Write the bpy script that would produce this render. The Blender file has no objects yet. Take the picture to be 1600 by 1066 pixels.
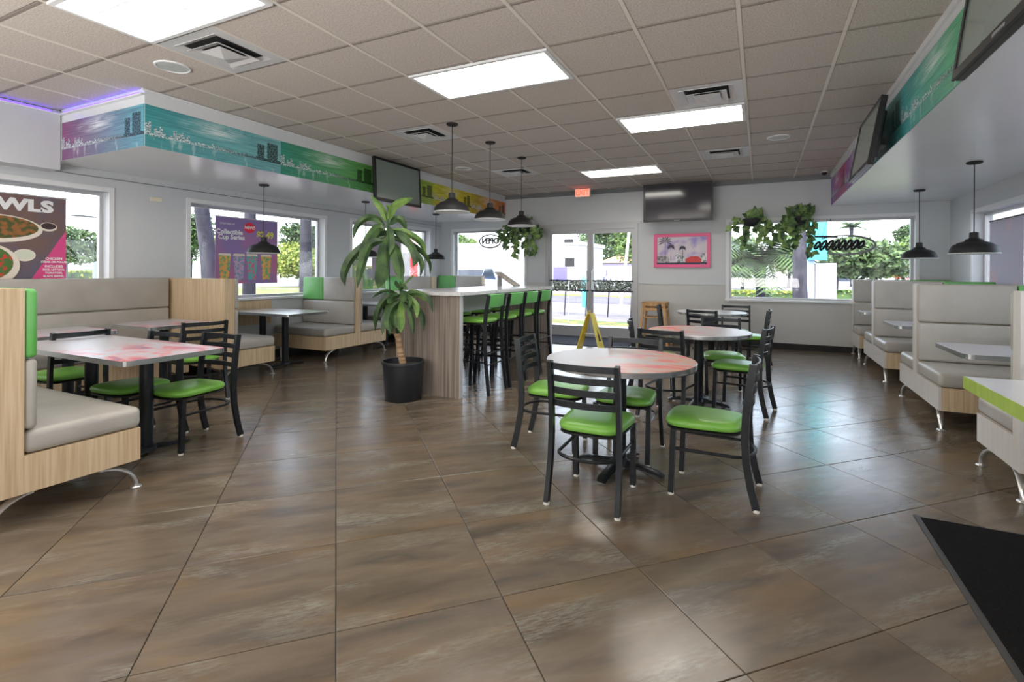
import bpy, bmesh, math, random
from mathutils import Vector, Matrix
R = random.Random(7)
S = bpy.context.scene
COL = S.collection
PI = math.pi

# ------------------------------------------------------------------ camera, sky, sun, exposure
YAW, ROLL, FPX, HY, EYE = 0.45369, 0.00472, 796.57, 424.45, 1.262
camd = bpy.data.cameras.new('camera'); cam = bpy.data.objects.new('camera', camd); COL.objects.link(cam)
camd.sensor_width = 36; camd.lens = 36 * FPX / 1600; camd.shift_y = -(533 - HY) / 1600
camd.clip_start = 0.05; camd.clip_end = 400
cam.matrix_world = (Matrix.Translation((0, 0, EYE)) @ Matrix.Rotation(YAW, 4, 'Z') @ Matrix.Rotation(PI / 2, 4, 'X')
                    @ Matrix.Rotation(ROLL, 4, 'Z'))
S.camera = cam
S.view_settings.view_transform = 'Standard'; S.view_settings.look = 'None'
S.view_settings.exposure = 1.12; S.view_settings.gamma = 1.0; S.view_settings.use_curve_mapping = False
w = bpy.data.worlds.new('world'); S.world = w; w.use_nodes = True
wn = w.node_tree; wn.nodes.clear()
wo = wn.nodes.new('ShaderNodeOutputWorld'); wb = wn.nodes.new('ShaderNodeBackground'); ws = wn.nodes.new('ShaderNodeTexSky')
ws.sky_type = 'NISHITA'; ws.sun_disc = False; ws.sun_elevation = math.radians(52); ws.sun_rotation = math.radians(190)
ws.air_density = 1.0; ws.dust_density = 3.0; ws.ozone_density = 1.0
SKY_STRENGTH = 0.6
wmix = wn.nodes.new('ShaderNodeMix'); wmix.data_type = 'RGBA'; wmix.inputs['Factor'].default_value = 0.55
wmix.inputs['B'].default_value = (5.2, 5.5, 5.9, 1)
wn.links.new(ws.outputs[0], wmix.inputs['A']); wn.links.new(wmix.outputs['Result'], wb.inputs[0])
wb.inputs[1].default_value = SKY_STRENGTH
wn.links.new(wb.outputs[0], wo.inputs[0])
sund = bpy.data.lights.new('sun', 'SUN'); sund.energy = 2.7; sund.angle = math.radians(1.5); sund.color = (1, .95, .86)
sun = bpy.data.objects.new('sun', sund); COL.objects.link(sun); sun.rotation_euler = (math.radians(38), 0, math.radians(6))
PANEL_EMIT = 6.0
def area(name, loc, rot, sx, sy, energy, col=(1, .97, .93)):
    d = bpy.data.lights.new(name, 'AREA'); d.shape = 'RECTANGLE'; d.size = sx; d.size_y = sy; d.energy = energy; d.color = col
    o = bpy.data.objects.new(name, d); COL.objects.link(o); o.location = loc; o.rotation_euler = rot; return o
area('bounce_light_rear', (-2.0, -1.9, .9), (math.radians(165), 0, 0), 6.5, 1.2, 170)  # unseen fill light, added behind the camera to brighten the ceiling

# ------------------------------------------------------------------ helpers
def lin(c):
    f = lambda v: (v / 255 / 12.92) if v / 255 <= 0.04045 else ((v / 255 + 0.055) / 1.055) ** 2.4
    return (f(c[0]), f(c[1]), f(c[2]), 1)

FW = Vector((-math.sin(YAW), math.cos(YAW), 0)); RT = Vector((math.cos(YAW), math.sin(YAW), 0))
def W(u, v, d):
    """real-world point seen at (u, v) at distance d along the view axis"""
    a, b = u - 800, v - HY
    du = a * math.cos(ROLL) + b * math.sin(ROLL); dv = b * math.cos(ROLL) - a * math.sin(ROLL)
    return Vector((0, 0, EYE)) + FW * d + RT * (du / FPX * d) + Vector((0, 0, -dv / FPX * d))

def mat(name, col, rough=.5, metal=0., spec=.5, noise=None, emit=None, bump=None, coat=0., coords='Object', trans=0.):
    """principled material; noise=(scale xyz, colour2, low, high) mixes a second colour in"""
    m = bpy.data.materials.new(name); m.use_nodes = True
    n = m.node_tree; b = n.nodes['Principled BSDF']
    b.inputs['Base Color'].default_value = lin(col); b.inputs['Roughness'].default_value = rough
    b.inputs['Metallic'].default_value = metal; b.inputs['Specular IOR Level'].default_value = spec
    b.inputs['Coat Weight'].default_value = coat; b.inputs['Coat Roughness'].default_value = .12
    if emit:
        b.inputs['Emission Color'].default_value = lin(emit[0]); b.inputs['Emission Strength'].default_value = emit[1]
    if noise or bump:
        tc = n.nodes.new('ShaderNodeTexCoord'); mp = n.nodes.new('ShaderNodeMapping')
        n.links.new(tc.outputs[coords], mp.inputs[0])
        if noise:
            sc, c2, lo, hi = noise
            mp.inputs['Scale'].default_value = sc
            t = n.nodes.new('ShaderNodeTexNoise'); t.inputs['Scale'].default_value = 1; t.inputs['Detail'].default_value = 5
            n.links.new(mp.outputs[0], t.inputs[0])
            r = n.nodes.new('ShaderNodeValToRGB'); n.links.new(t.outputs[0], r.inputs[0])
            r.color_ramp.elements[0].position = lo; r.color_ramp.elements[0].color = lin(col)
            r.color_ramp.elements[1].position = hi; r.color_ramp.elements[1].color = lin(c2)
            n.links.new(r.outputs[0], b.inputs['Base Color'])
        if bump:
            t2 = n.nodes.new('ShaderNodeTexNoise'); t2.inputs['Scale'].default_value = bump[0]; t2.inputs['Detail'].default_value = 4
            n.links.new(tc.outputs[coords], t2.inputs[0])
            bp = n.nodes.new('ShaderNodeBump'); bp.inputs['Strength'].default_value = bump[1]; bp.inputs['Distance'].default_value = .004
            n.links.new(t2.outputs[0], bp.inputs['Height']); n.links.new(bp.outputs[0], b.inputs['Normal'])
    return m

def nd(n, typ, **kw):
    x = n.nodes.new(typ)
    for k, v in kw.items(): setattr(x, k, v)
    return x
def math_(n, op, a, b=None, c=None, clamp=False):
    x = n.nodes.new('ShaderNodeMath'); x.operation = op; x.use_clamp = clamp
    for i, v in enumerate((a, b, c)):
        if v is None: continue
        if isinstance(v, (int, float)): x.inputs[i].default_value = v
        else: n.links.new(v, x.inputs[i])
    return x.outputs[0]
def mix_(n, f, a, b, blend='MIX'):
    x = n.nodes.new('ShaderNodeMix'); x.data_type = 'RGBA'; x.blend_type = blend
    for s, v in (('Factor', f), ('A', a), ('B', b)):
        i = x.inputs[s] if s == 'Factor' else x.inputs[s]
        if isinstance(v, (int, float)): i.default_value = v
        elif isinstance(v, tuple): i.default_value = v
        else: n.links.new(v, i)
    return x.outputs['Result']

class MB:
    """mesh builder in world (or local) coordinates"""
    def __init__(s): s.v = []; s.f = []; s.uv = None
    def add(s, vs, fs):
        o = len(s.v); s.v += [tuple(p) for p in vs]; s.f += [tuple(i + o for i in f) for f in fs]; return s
    def box(s, x0, x1, y0, y1, z0, z1):
        if x0 > x1: x0, x1 = x1, x0
        if y0 > y1: y0, y1 = y1, y0
        return s.add([(x0,y0,z0),(x1,y0,z0),(x1,y1,z0),(x0,y1,z0),(x0,y0,z1),(x1,y0,z1),(x1,y1,z1),(x0,y1,z1)],
                     [(0,3,2,1),(4,5,6,7),(0,1,5,4),(1,2,6,5),(2,3,7,6),(3,0,4,7)])
    def rbox(s, x0, x1, y0, y1, z0, z1, r=.01, seg=2, bulge=0):
        if x0 > x1: x0, x1 = x1, x0
        if y0 > y1: y0, y1 = y1, y0
        bm = bmesh.new()
        bmesh.ops.create_cube(bm, size=1)
        for v in bm.verts:
            v.co = Vector(((x0+x1)/2 + v.co.x*(x1-x0), (y0+y1)/2 + v.co.y*(y1-y0), (z0+z1)/2 + v.co.z*(z1-z0)))
        r = min(r, .49*min(x1-x0, y1-y0, z1-z0))
        bmesh.ops.bevel(bm, geom=bm.edges[:], offset=r, segments=seg, profile=.5, affect='EDGES')
        bm.verts.index_update()
        s.add([v.co for v in bm.verts], [[v.index for v in f.verts] for f in bm.faces]); bm.free(); return s
    def prism(s, poly, a0, a1, axis='z'):
        n = len(poly)
        def pt(p, a): return {'z': (p[0], p[1], a), 'x': (a, p[0], p[1]), 'y': (p[0], a, p[1])}[axis]
        vs = [pt(p, a0) for p in poly] + [pt(p, a1) for p in poly]
        fs = [tuple(range(n))[::-1], tuple(range(n, 2*n))] + [(i, (i+1) % n, n+(i+1) % n, n+i) for i in range(n)]
        return s.add(vs, fs)
    def lathe(s, prof, c=(0,0,0), n=24):
        vs = []; fs = []
        for r, z in prof:
            for k in range(n):
                a = 2*PI*k/n; vs.append((c[0]+r*math.cos(a), c[1]+r*math.sin(a), c[2]+z))
        for i in range(len(prof)-1):
            for k in range(n): fs.append((i*n+k, i*n+(k+1) % n, (i+1)*n+(k+1) % n, (i+1)*n+k))
        if prof[0][0] > 1e-4: fs.append(tuple(range(n))[::-1])
        if prof[-1][0] > 1e-4: fs.append(tuple(range((len(prof)-1)*n, len(prof)*n)))
        return s.add(vs, fs)
    def tube(s, path, r, n=8, ry=None, up=None):
        """swept section; r may be a list; ry a second radius for flat bars"""
        P = [Vector(p) for p in path]; m = len(P); vs = []; fs = []
        rr = r if isinstance(r, (list, tuple)) else [r]*m
        rb = ry if isinstance(ry, (list, tuple)) else [ry]*m if ry else rr
        last = None
        for i, p in enumerate(P):
            t = (P[min(i+1, m-1)] - P[max(i-1, 0)]).normalized()
            u = Vector(up) if up else (Vector((0,0,1)) if abs(t.z) < .9 else Vector((0,1,0)))
            if last is not None and not up: u = last
            a = t.cross(u).normalized(); b = a.cross(t).normalized(); last = b
            for k in range(n):
                q = 2*PI*(k+.5)/n; kx = ky = 1
                if n == 4: kx = ky = math.sqrt(2)
                vs.append(p + a*math.cos(q)*rr[i]*kx + b*math.sin(q)*rb[i]*ky)
        for i in range(m-1):
            for k in range(n): fs.append((i*n+k, i*n+(k+1) % n, (i+1)*n+(k+1) % n, (i+1)*n+k))
        fs.append(tuple(range(n))[::-1]); fs.append(tuple(range((m-1)*n, m*n)))
        return s.add(vs, fs)
    def build(s, name, m, parent=None, smooth=False, label=None, kind=None):
        me = bpy.data.meshes.new(name)
        off = parent_loc(parent)
        me.from_pydata([(p[0]-off.x, p[1]-off.y, p[2]-off.z) for p in s.v], [], s.f)
        me.validate(); bm = bmesh.new(); bm.from_mesh(me); bmesh.ops.recalc_face_normals(bm, faces=bm.faces[:]); bm.to_mesh(me); bm.free()
        if smooth:
            me.polygons.foreach_set('use_smooth', [True]*len(me.polygons))
            try: me.set_sharp_from_angle(angle=math.radians(40))
            except Exception: pass
        me.materials.append(m)
        o = bpy.data.objects.new(name, me); COL.objects.link(o)
        if parent: o.parent = parent
        if label: o['label'] = label
        if kind: o['kind'] = kind
        return o

def parent_loc(p):
    v = Vector((0,0,0))
    while p: v += p.location; p = p.parent
    return v
def thing(name, label, cat, loc=(0,0,0), rz=0, group=None):
    o = bpy.data.objects.new(name, None); COL.objects.link(o); o.empty_display_size = .1
    o.location = loc; o.rotation_euler = (0,0,rz); tag(o, label, cat, group); return o
def tag(o, label, cat, group=None):
    o['label'] = label; o['category'] = cat
    if group: o['group'] = group
    return o
def root_struct(name, loc=(0,0,0)):
    o = bpy.data.objects.new(name, None); COL.objects.link(o); o.location = loc; o['kind'] = 'structure'; return o
def struct(name, b, m, parent=None, **k):
    o = b.build(name, m, parent, **k)
    if not parent: o['kind'] = 'structure'
    return o
def local_build(b, name, m, root, smooth=False, label=None):
    """mesh given in the root's local coordinates"""
    loc = root.location.copy(); rot = root.rotation_euler.copy()
    b2 = MB(); pl = parent_loc(root); b2.v = [(p[0]+pl.x, p[1]+pl.y, p[2]+pl.z) for p in b.v]; b2.f = b.f
    return b2.build(name, m, root, smooth, label)
def dup(root, loc, rz, label, group=None, cat=None):
    r = root.copy(); COL.objects.link(r); r.location = loc; r.rotation_euler = (0,0,rz); r['label'] = label
    if group: r['group'] = group
    for ch in list(root.children):
        c = ch.copy(); COL.objects.link(c); c.parent = r
        for g in list(ch.children):
            d = g.copy(); COL.objects.link(d); d.parent = c
    return r
def instance(me, name, loc, rz, parent):
    o = bpy.data.objects.new(name, me); COL.objects.link(o); o.location = loc; o.rotation_euler = (0,0,rz); o.parent = parent; return o
def text(name, body, size, m, loc, rot, parent=None, ext=.002, font_bold=0.0, sx=1.0, align='CENTER', label=None, shear=0):
    c = bpy.data.curves.new(name, 'FONT'); c.body = body; c.size = size; c.extrude = ext; c.offset = font_bold
    c.align_x = align; c.align_y = 'CENTER'; c.resolution_u = 3; c.shear = shear
    t = bpy.data.objects.new(name, c); COL.objects.link(t)
    bpy.context.view_layer.update()
    me = bpy.data.meshes.new_from_object(t.evaluated_get(bpy.context.evaluated_depsgraph_get()))
    bpy.data.objects.remove(t); me.materials.clear(); me.materials.append(m)
    o = bpy.data.objects.new(name, me); COL.objects.link(o)
    if parent: o.parent = parent; loc = Vector(loc) - parent_loc(parent)
    o.location = loc; o.rotation_euler = rot; o.scale = (sx, 1, 1)
    if label: o['label'] = label
    return o

# ------------------------------------------------------------------ materials
M = {}
M['paint'] = mat('wall_paint', (203, 206, 210), .45, noise=((1.3,1.3,1.3), (197, 201, 206), .35, .7))
M['paint_low'] = mat('wall_paint_lower', (198, 197, 195), .5, noise=((1.3,1.3,1.3), (192, 191, 189), .35, .7))
M['soffit'] = mat('soffit_paint', (222, 225, 229), .2, noise=((1,1,1), (214, 218, 223), .3, .7))
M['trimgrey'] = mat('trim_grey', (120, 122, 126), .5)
M['white'] = mat('white_paint', (225, 227, 230), .4)
M['alu'] = mat('door_aluminium', (186, 187, 190), .35, .35)
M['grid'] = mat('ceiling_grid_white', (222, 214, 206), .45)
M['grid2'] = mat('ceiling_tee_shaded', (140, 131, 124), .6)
M['ctile'] = mat('ceiling_tile', (207, 198, 191), .9, noise=((90, 90, 90), (184, 175, 169), .42, .62), bump=(160, .15))
M['vent'] = mat('vent_white_metal', (214, 214, 216), .35, .2)
M['ventdark'] = mat('vent_dark_gap', (28, 28, 30), .8)
M['panel'] = mat('light_diffuser', (255, 250, 240), .5, emit=((255, 250, 240), PANEL_EMIT))
M['black'] = mat('black_metal', (30, 33, 38), .32, .3, noise=((30,30,30), (38, 41, 46), .4, .7))
M['blackpl'] = mat('black_plastic', (22, 23, 26), .35)
M['blackmatte'] = mat('black_matte', (26, 26, 28), .6)
M['green'] = mat('green_vinyl', (122, 178, 74), .36, noise=((8,8,8), (108, 168, 66), .35, .7), bump=(140, .12))
M['green_pad'] = mat('green_vinyl_pad', (116, 184, 116), .42, noise=((6,6,6), (98, 180, 84), .35, .7), bump=(140, .12))
M['vinyl'] = mat('grey_vinyl', (178, 174, 168), .4, noise=((5,5,5), (168, 164, 158), .35, .7), bump=(120, .15))
M['maple'] = mat('maple_laminate', (214, 192, 160), .42, noise=((70, 70, 2.2), (192, 166, 132), .38, .66))
M['maple_pale'] = mat('pale_laminate', (214, 210, 206), .42, noise=((70, 70, 2.2), (206, 201, 196), .38, .66))  # maple again, with the strong aisle light put into a paler colour
M['maple_edge'] = mat('maple_edge_band', (222, 204, 172), .42, noise=((50, 50, 1.5), (206, 184, 148), .38, .66))
M['greywood'] = mat('grey_wood_laminate', (150, 138, 128), .45, noise=((46, 46, 1.1), (104, 94, 88), .36, .68))
M['greyedge'] = mat('grey_edge_band', (190, 190, 192), .4)
M['counter'] = mat('counter_laminate', (205, 205, 206), .25, noise=((20,20,20), (192, 190, 190), .4, .7))
M['leaf3'] = mat('pothos_leaf', (150, 178, 108), .45, noise=((14,14,14), (104, 140, 78), .4, .62))
M['leaf4'] = mat('pothos_leaf_dark', (96, 128, 76), .45, noise=((14,14,14), (44, 66, 44), .4, .62))
M['chrome'] = mat('brushed_chrome', (222, 222, 222), .3, .9)
M['steel'] = mat('table_steel_edge', (200, 203, 206), .22, .9)
M['lime'] = mat('lime_edge_band', (165, 190, 80), .35, noise=((30,30,3), (150, 178, 66), .35, .7))
M['whitetop'] = mat('white_laminate', (222, 222, 224), .2, coat=.15)  # real white tops, plus printed tops whitened to hold the window reflection
M['pot'] = mat('black_planter', (28, 31, 36), .45)
M['soil'] = mat('potting_soil', (70, 58, 46), .95, noise=((60,60,60), (40, 32, 26), .4, .6))
M['trunk'] = mat('cane_bark', (178, 150, 118), .8, noise=((12,12,70), (138, 108, 80), .4, .6))
M['leaf'] = mat('houseplant_leaf', (70, 98, 52), .42, noise=((9,9,9), (38, 62, 36), .38, .62), spec=.4)
M['leaf2'] = mat('houseplant_leaf_light', (112, 140, 72), .45, noise=((9,9,9), (76, 110, 54), .38, .62), spec=.35)
M['mat'] = mat('black_carpet_mat', (24, 24, 25), .95, spec=.1, noise=((180,180,180), (40, 40, 42), .5, .72), bump=(300, .6))
M['rubber'] = mat('rubber_border', (70, 70, 70), .5)
M['entrymat'] = mat('entry_mat', (74, 76, 86), .9, spec=.1, noise=((120,120,120), (60, 62, 70), .4, .6))
M['yellow'] = mat('yellow_plastic', (238, 208, 40), .4)
M['yellow2'] = mat('yellow_plastic_pale', (240, 222, 110), .4)
M['tan'] = mat('highchair_wood', (206, 164, 112), .5, noise=((20,20,3), (186, 142, 92), .4, .6))
M['screen'] = mat('tv_screen', (122, 136, 131), .16, coat=.5)  # dark screen lightened; the room's reflection is put into the base colour
M['screen2'] = mat('tv_screen_dark', (58, 56, 64), .12, coat=.3)
M['pink'] = mat('pink_frame', (232, 84, 140), .35)
M['exitwhite'] = mat('exit_housing', (225, 222, 215), .4)
M['exitred'] = mat('exit_red_glow', (255, 80, 60), .5, emit=((255, 70, 50), 1.6))
M['exitface'] = mat('exit_face', (250, 170, 150), .5, emit=((255, 150, 130), .5))
M['led'] = mat('purple_led', (110, 70, 255), .5, emit=((92, 60, 255), 1.9))
M['led_dim'] = mat('purple_led_dim', (110, 70, 255), .5, emit=((120, 95, 255), .22))
M['grout'] = mat('floor_grout', (74, 68, 62), .8)

def glass_mat(name, tint=(1,1,1,1), k=1.0):
    m = bpy.data.materials.new(name); m.use_nodes = True; n = m.node_tree; n.nodes.clear()
    o = n.nodes.new('ShaderNodeOutputMaterial'); t = n.nodes.new('ShaderNodeBsdfTransparent'); t.inputs[0].default_value = tint
    g = n.nodes.new('ShaderNodeBsdfGlossy'); g.inputs['Roughness'].default_value = .02
    fr = n.nodes.new('ShaderNodeFresnel'); fr.inputs[0].default_value = 1.45
    mx = n.nodes.new('ShaderNodeMixShader'); n.links.new(math_(n, 'MULTIPLY', fr.outputs[0], k), mx.inputs[0])
    n.links.new(t.outputs[0], mx.inputs[1]); n.links.new(g.outputs[0], mx.inputs[2]); n.links.new(mx.outputs[0], o.inputs[0]); return m
M['glass'] = glass_mat('window_glass', (.97,.98,.98,1), .8)

def floor_mat():
    m = bpy.data.materials.new('floor_tile'); m.use_nodes = True; n = m.node_tree; b = n.nodes['Principled BSDF']
    tc = nd(n, 'ShaderNodeTexCoord'); oi = nd(n, 'ShaderNodeObjectInfo')
    off = nd(n, 'ShaderNodeCombineXYZ')
    n.links.new(math_(n, 'MULTIPLY', oi.outputs['Random'], 37.0), off.inputs[0]); n.links.new(math_(n, 'MULTIPLY', oi.outputs['Random'], 91.0), off.inputs[1])
    ad = nd(n, 'ShaderNodeVectorMath'); n.links.new(tc.outputs['Object'], ad.inputs[0]); n.links.new(off.outputs[0], ad.inputs[1])
    def noise(sc, det, rough=.55, dist=0.):
        mp = nd(n, 'ShaderNodeMapping'); mp.inputs['Scale'].default_value = sc; n.links.new(ad.outputs[0], mp.inputs[0])
        t = nd(n, 'ShaderNodeTexNoise'); t.inputs['Scale'].default_value = 1; t.inputs['Detail'].default_value = det
        t.inputs['Roughness'].default_value = rough; t.inputs['Distortion'].default_value = dist
        n.links.new(mp.outputs[0], t.inputs[0]); return t.outputs[0]
    def ramp(v, stops):
        r = nd(n, 'ShaderNodeValToRGB'); n.links.new(v, r.inputs[0]); cr = r.color_ramp
        while len(cr.elements) < len(stops): cr.elements.new(.5)
        for e, (p, c) in zip(cr.elements, stops): e.position = p; e.color = c if len(c) == 4 else lin(c)
        return r.outputs[0]
    a = ramp(noise((1.1, 3.8, 1), 6), [(.28, (76, 67, 59)), (.42, (98, 87, 75)), (.54, (112, 100, 86)), (.66, (88, 80, 73)), (.78, (110, 102, 92))])
    och = ramp(noise((1.3, 5.0, 1), 5, dist=.3), [(.50, (0,0,0,1)), (.70, (1,1,1,1))])
    c = mix_(n, math_(n, 'MULTIPLY', och, .30), a, lin((138, 106, 62)))
    gm = ramp(noise((1.6, 5.0, 1), 4, dist=.5), [(.52, (0,0,0,1)), (.70, (1,1,1,1))])
    fine = ramp(noise((16, 90, 1), 5, .75), [(.40, (0,0,0,1)), (.60, (1,1,1,1))])
    gmask = math_(n, 'MULTIPLY', math_(n, 'MULTIPLY', gm, fine), .62)
    c = mix_(n, gmask, c, lin((150, 150, 140)))
    pm = ramp(noise((1.0, 7.0, 3), 3), [(.62, (0,0,0,1)), (.72, (1,1,1,1))])
    c = mix_(n, math_(n, 'MULTIPLY', pm, .35), c, lin((112, 98, 106)))
    n.links.new(c, b.inputs['Base Color'])
    rr = math_(n, 'MULTIPLY_ADD', noise((4, 9, 1), 4), .14, .17)
    n.links.new(rr, b.inputs['Roughness']); b.inputs['Specular IOR Level'].default_value = .68
    return m
M['floor'] = floor_mat()

def table_mat(name, seed, white=False):
    """silver grey laminate with an abstract smear of red, orange and violet brush marks"""
    m = bpy.data.materials.new(name); m.use_nodes = True; n = m.node_tree; b = n.nodes['Principled BSDF']
    tc = nd(n, 'ShaderNodeTexCoord'); mp = nd(n, 'ShaderNodeMapping'); mp.inputs['Location'].default_value = (seed*3.1, seed*1.7, 0)
    mp.inputs['Scale'].default_value = (2.2, 3.6, 1); mp.inputs['Rotation'].default_value = (0, 0, .35)
    n.links.new(tc.outputs['Object'], mp.inputs[0])
    t = nd(n, 'ShaderNodeTexNoise'); t.inputs['Scale'].default_value = 1.6; t.inputs['Detail'].default_value = 4; t.inputs['Distortion'].default_value = .8
    n.links.new(mp.outputs[0], t.inputs[0])
    r = nd(n, 'ShaderNodeValToRGB'); cr = r.color_ramp; n.links.new(t.outputs[0], r.inputs[0])
    st = [(.30, (176, 172, 176)), (.46, (182, 176, 172)), (.54, (214, 150, 122)), (.60, (222, 92, 96)), (.66, (204, 84, 116)), (.73, (110, 96, 92))]
    if white: st = [(.30, (186, 186, 200)), (.46, (190, 186, 194)), (.54, (204, 160, 168)), (.60, (206, 104, 108)), (.66, (150, 110, 150)), (.73, (120, 116, 150))]
    while len(cr.elements) < len(st): cr.elements.new(.5)
    for e, (p, c) in zip(cr.elements, st): e.position = p; e.color = lin(c)
    # patterned toward one side
    sx = nd(n, 'ShaderNodeSeparateXYZ'); n.links.new(tc.outputs['Object'], sx.inputs[0])
    msk = math_(n, 'MULTIPLY_ADD', sx.outputs[0], 1.9, .40, clamp=True)
    c = mix_(n, msk, lin((178, 175, 178)), r.outputs[0])
    n.links.new(c, b.inputs['Base Color']); b.inputs['Roughness'].default_value = .34; b.inputs['Specular IOR Level'].default_value = .4
    return m
M['table1'] = table_mat('round_table_print', 1.0); M['table2'] = table_mat('round_table_print_b', 2.3)
M['table3'] = table_mat('square_table_print', 3.6, True)

def mural_mat(name, cl, cr_, dark):
    m = bpy.data.materials.new(name); m.use_nodes = True; n = m.node_tree; b = n.nodes['Principled BSDF']
    b.inputs['Roughness'].default_value = .4
    uvn = nd(n, 'ShaderNodeUVMap'); sp = nd(n, 'ShaderNodeSeparateXYZ'); n.links.new(uvn.outputs[0], sp.inputs[0]); U, V = sp.outputs[0], sp.outputs[1]
    def noise(sx, sy, det=4, z=0.0):
        mp = nd(n, 'ShaderNodeMapping'); mp.inputs['Scale'].default_value = (sx, sy, 1); mp.inputs['Location'].default_value = (0, 0, z); n.links.new(uvn.outputs[0], mp.inputs[0])
        t = nd(n, 'ShaderNodeTexNoise'); t.inputs['Scale'].default_value = 1; t.inputs['Detail'].default_value = det; n.links.new(mp.outputs[0], t.inputs[0]); return t.outputs[0]
    def white(k, z=0.0):
        f = math_(n, 'FLOOR', math_(n, 'MULTIPLY', U, k)); t = nd(n, 'ShaderNodeTexWhiteNoise', noise_dimensions='2D'); cmb = nd(n, 'ShaderNodeCombineXYZ')
        n.links.new(f, cmb.inputs[0]); cmb.inputs[1].default_value = z; n.links.new(cmb.outputs[0], t.inputs[0]); return t.outputs[0]
    base = mix_(n, U, lin(cl), lin(cr_))
    st = math_(n, 'MULTIPLY_ADD', noise(3, 22, 6), 3.0, -1.15, clamp=True)
    sky = mix_(n, math_(n, 'MULTIPLY', st, .62), base, lin(dark))
    gx = math_(n, 'SUBTRACT', U, .45); gy = math_(n, 'SUBTRACT', V, .78)
    d2 = math_(n, 'ADD', math_(n, 'MULTIPLY', math_(n, 'MULTIPLY', gx, gx), 14.0), math_(n, 'MULTIPLY', math_(n, 'MULTIPLY', gy, gy), 18.0))
    glow = math_(n, 'MULTIPLY', math_(n, 'SUBTRACT', 1.0, d2, clamp=True), math_(n, 'MULTIPLY_ADD', noise(5, 20, 6), 2.6, -.95, clamp=True))
    sky = mix_(n, glow, sky, lin((240, 244, 246)))
    # water
    wat = mix_(n, math_(n, 'MULTIPLY_ADD', noise(7, 60), 1.6, -.4, clamp=True), base, lin(dark))
    refl = math_(n, 'MULTIPLY_ADD', noise(22, 2.0, 3, 3.0), 4.0, -2.2, clamp=True)
    wat = mix_(n, math_(n, 'MULTIPLY', refl, .7), wat, lin((225, 238, 240)))
    hz = .30
    isw = math_(n, 'LESS_THAN', V, hz)
    c = mix_(n, isw, sky, wat)
    # low skyline: white blocks at the left, darker tree line to the right
    env = math_(n, 'MULTIPLY_ADD', math_(n, 'SUBTRACT', .55, U, clamp=True), .42, .07)
    h = math_(n, 'ADD', math_(n, 'MULTIPLY', math_(n, 'POWER', white(58), 1.2), env), hz+.015)
    inb = math_(n, 'MULTIPLY', math_(n, 'LESS_THAN', V, h), math_(n, 'GREATER_THAN', V, hz-.02))
    bc = mix_(n, math_(n, 'MULTIPLY_ADD', noise(90, 24, 2), 4.0, -1.5, clamp=True), lin(dark), lin((222, 234, 236)))
    bc = mix_(n, math_(n, 'MULTIPLY_ADD', U, 2.2, -.85, clamp=True), bc, lin(tuple(x*.45 for x in dark)))
    c = mix_(n, math_(n, 'MULTIPLY', inb, .88), c, bc)
    # towers near the right end
    for a0, a1, top in ((.79, .85, .74), (.875, .97, .84)):
        k = math_(n, 'MULTIPLY', math_(n, 'GREATER_THAN', U, a0), math_(n, 'LESS_THAN', U, a1))
        k = math_(n, 'MULTIPLY', k, math_(n, 'MULTIPLY', math_(n, 'LESS_THAN', V, top), math_(n, 'GREATER_THAN', V, hz)))
        tcx = mix_(n, math_(n, 'MULTIPLY_ADD', noise(150, 40, 2, 5.), 4.0, -2.1, clamp=True), lin(tuple(x*.42 for x in dark)), lin(tuple(min(255, x*1.3) for x in cr_)))
        c = mix_(n, math_(n, 'MULTIPLY', k, .95), c, tcx)
    n.links.new(c, b.inputs['Base Color']); return m

# ------------------------------------------------------------------ room shell
XL, XR, YB, YN, H = -6.42, 2.5, 9.55, -2.6, 2.838
TH = .2
def wall_with_openings(name, fixed, a0, a1, opens, axis, out, m_up, m_low, split):
    """wall slab pierced by openings (a0,a1,z0,z1); painted lower part is a child"""
    def slabs(zlo, zhi):
        b = MB(); cur = a0
        def bx(p, q, z0, z1):
            if q-p < 1e-4 or z1-z0 < 1e-4: return
            if axis == 'y': b.box(fixed, fixed+out*TH, p, q, z0, z1)
            else: b.box(p, q, fixed, fixed+out*TH, z0, z1)
        for o in sorted(opens):
            bx(cur, o[0], zlo, zhi)
            bx(o[0], o[1], zlo, min(zhi, max(zlo, o[2]))); bx(o[0], o[1], max(zlo, min(zhi, o[3])), zhi); cur = o[1]
        bx(cur, a1, zlo, zhi); return b
    r = struct(name, slabs(split, H+.12), m_up)
    o = slabs(-.1, split).build('lower_wall', m_low, r)
    return r
OL = [(.9, 3.08, .88, 2.11), (3.97, 6.15, .88, 2.11), (6.78, 9.1, .88, 2.13)]
OB = [(-6.1, -4.37, .81, 2.14), (-3.9, -2.05, 0.0, 2.17), (-.49, 2.09, .81, 2.13)]
OR = [(2.6, 5.4, .88, 2.05), (6.2, 8.66, .88, 2.05)]
wl = wall_with_openings('wall_left', XL, YN, YB+TH, OL, 'y', -1, M['paint'], M['paint'], .4)
wk = wall_with_openings('wall_back', YB, XL-TH, XR+TH, OB, 'x', 1, M['paint'], M['paint_low'], 1.05)
wr = wall_with_openings('wall_right', XR, YN, YB+TH, OR, 'y', 1, M['paint'], M['paint'], .4)
struct('wall_near', MB().box(XL-TH, XR+TH, YN-TH, YN, -.1, H+.12), M['paint'])
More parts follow.
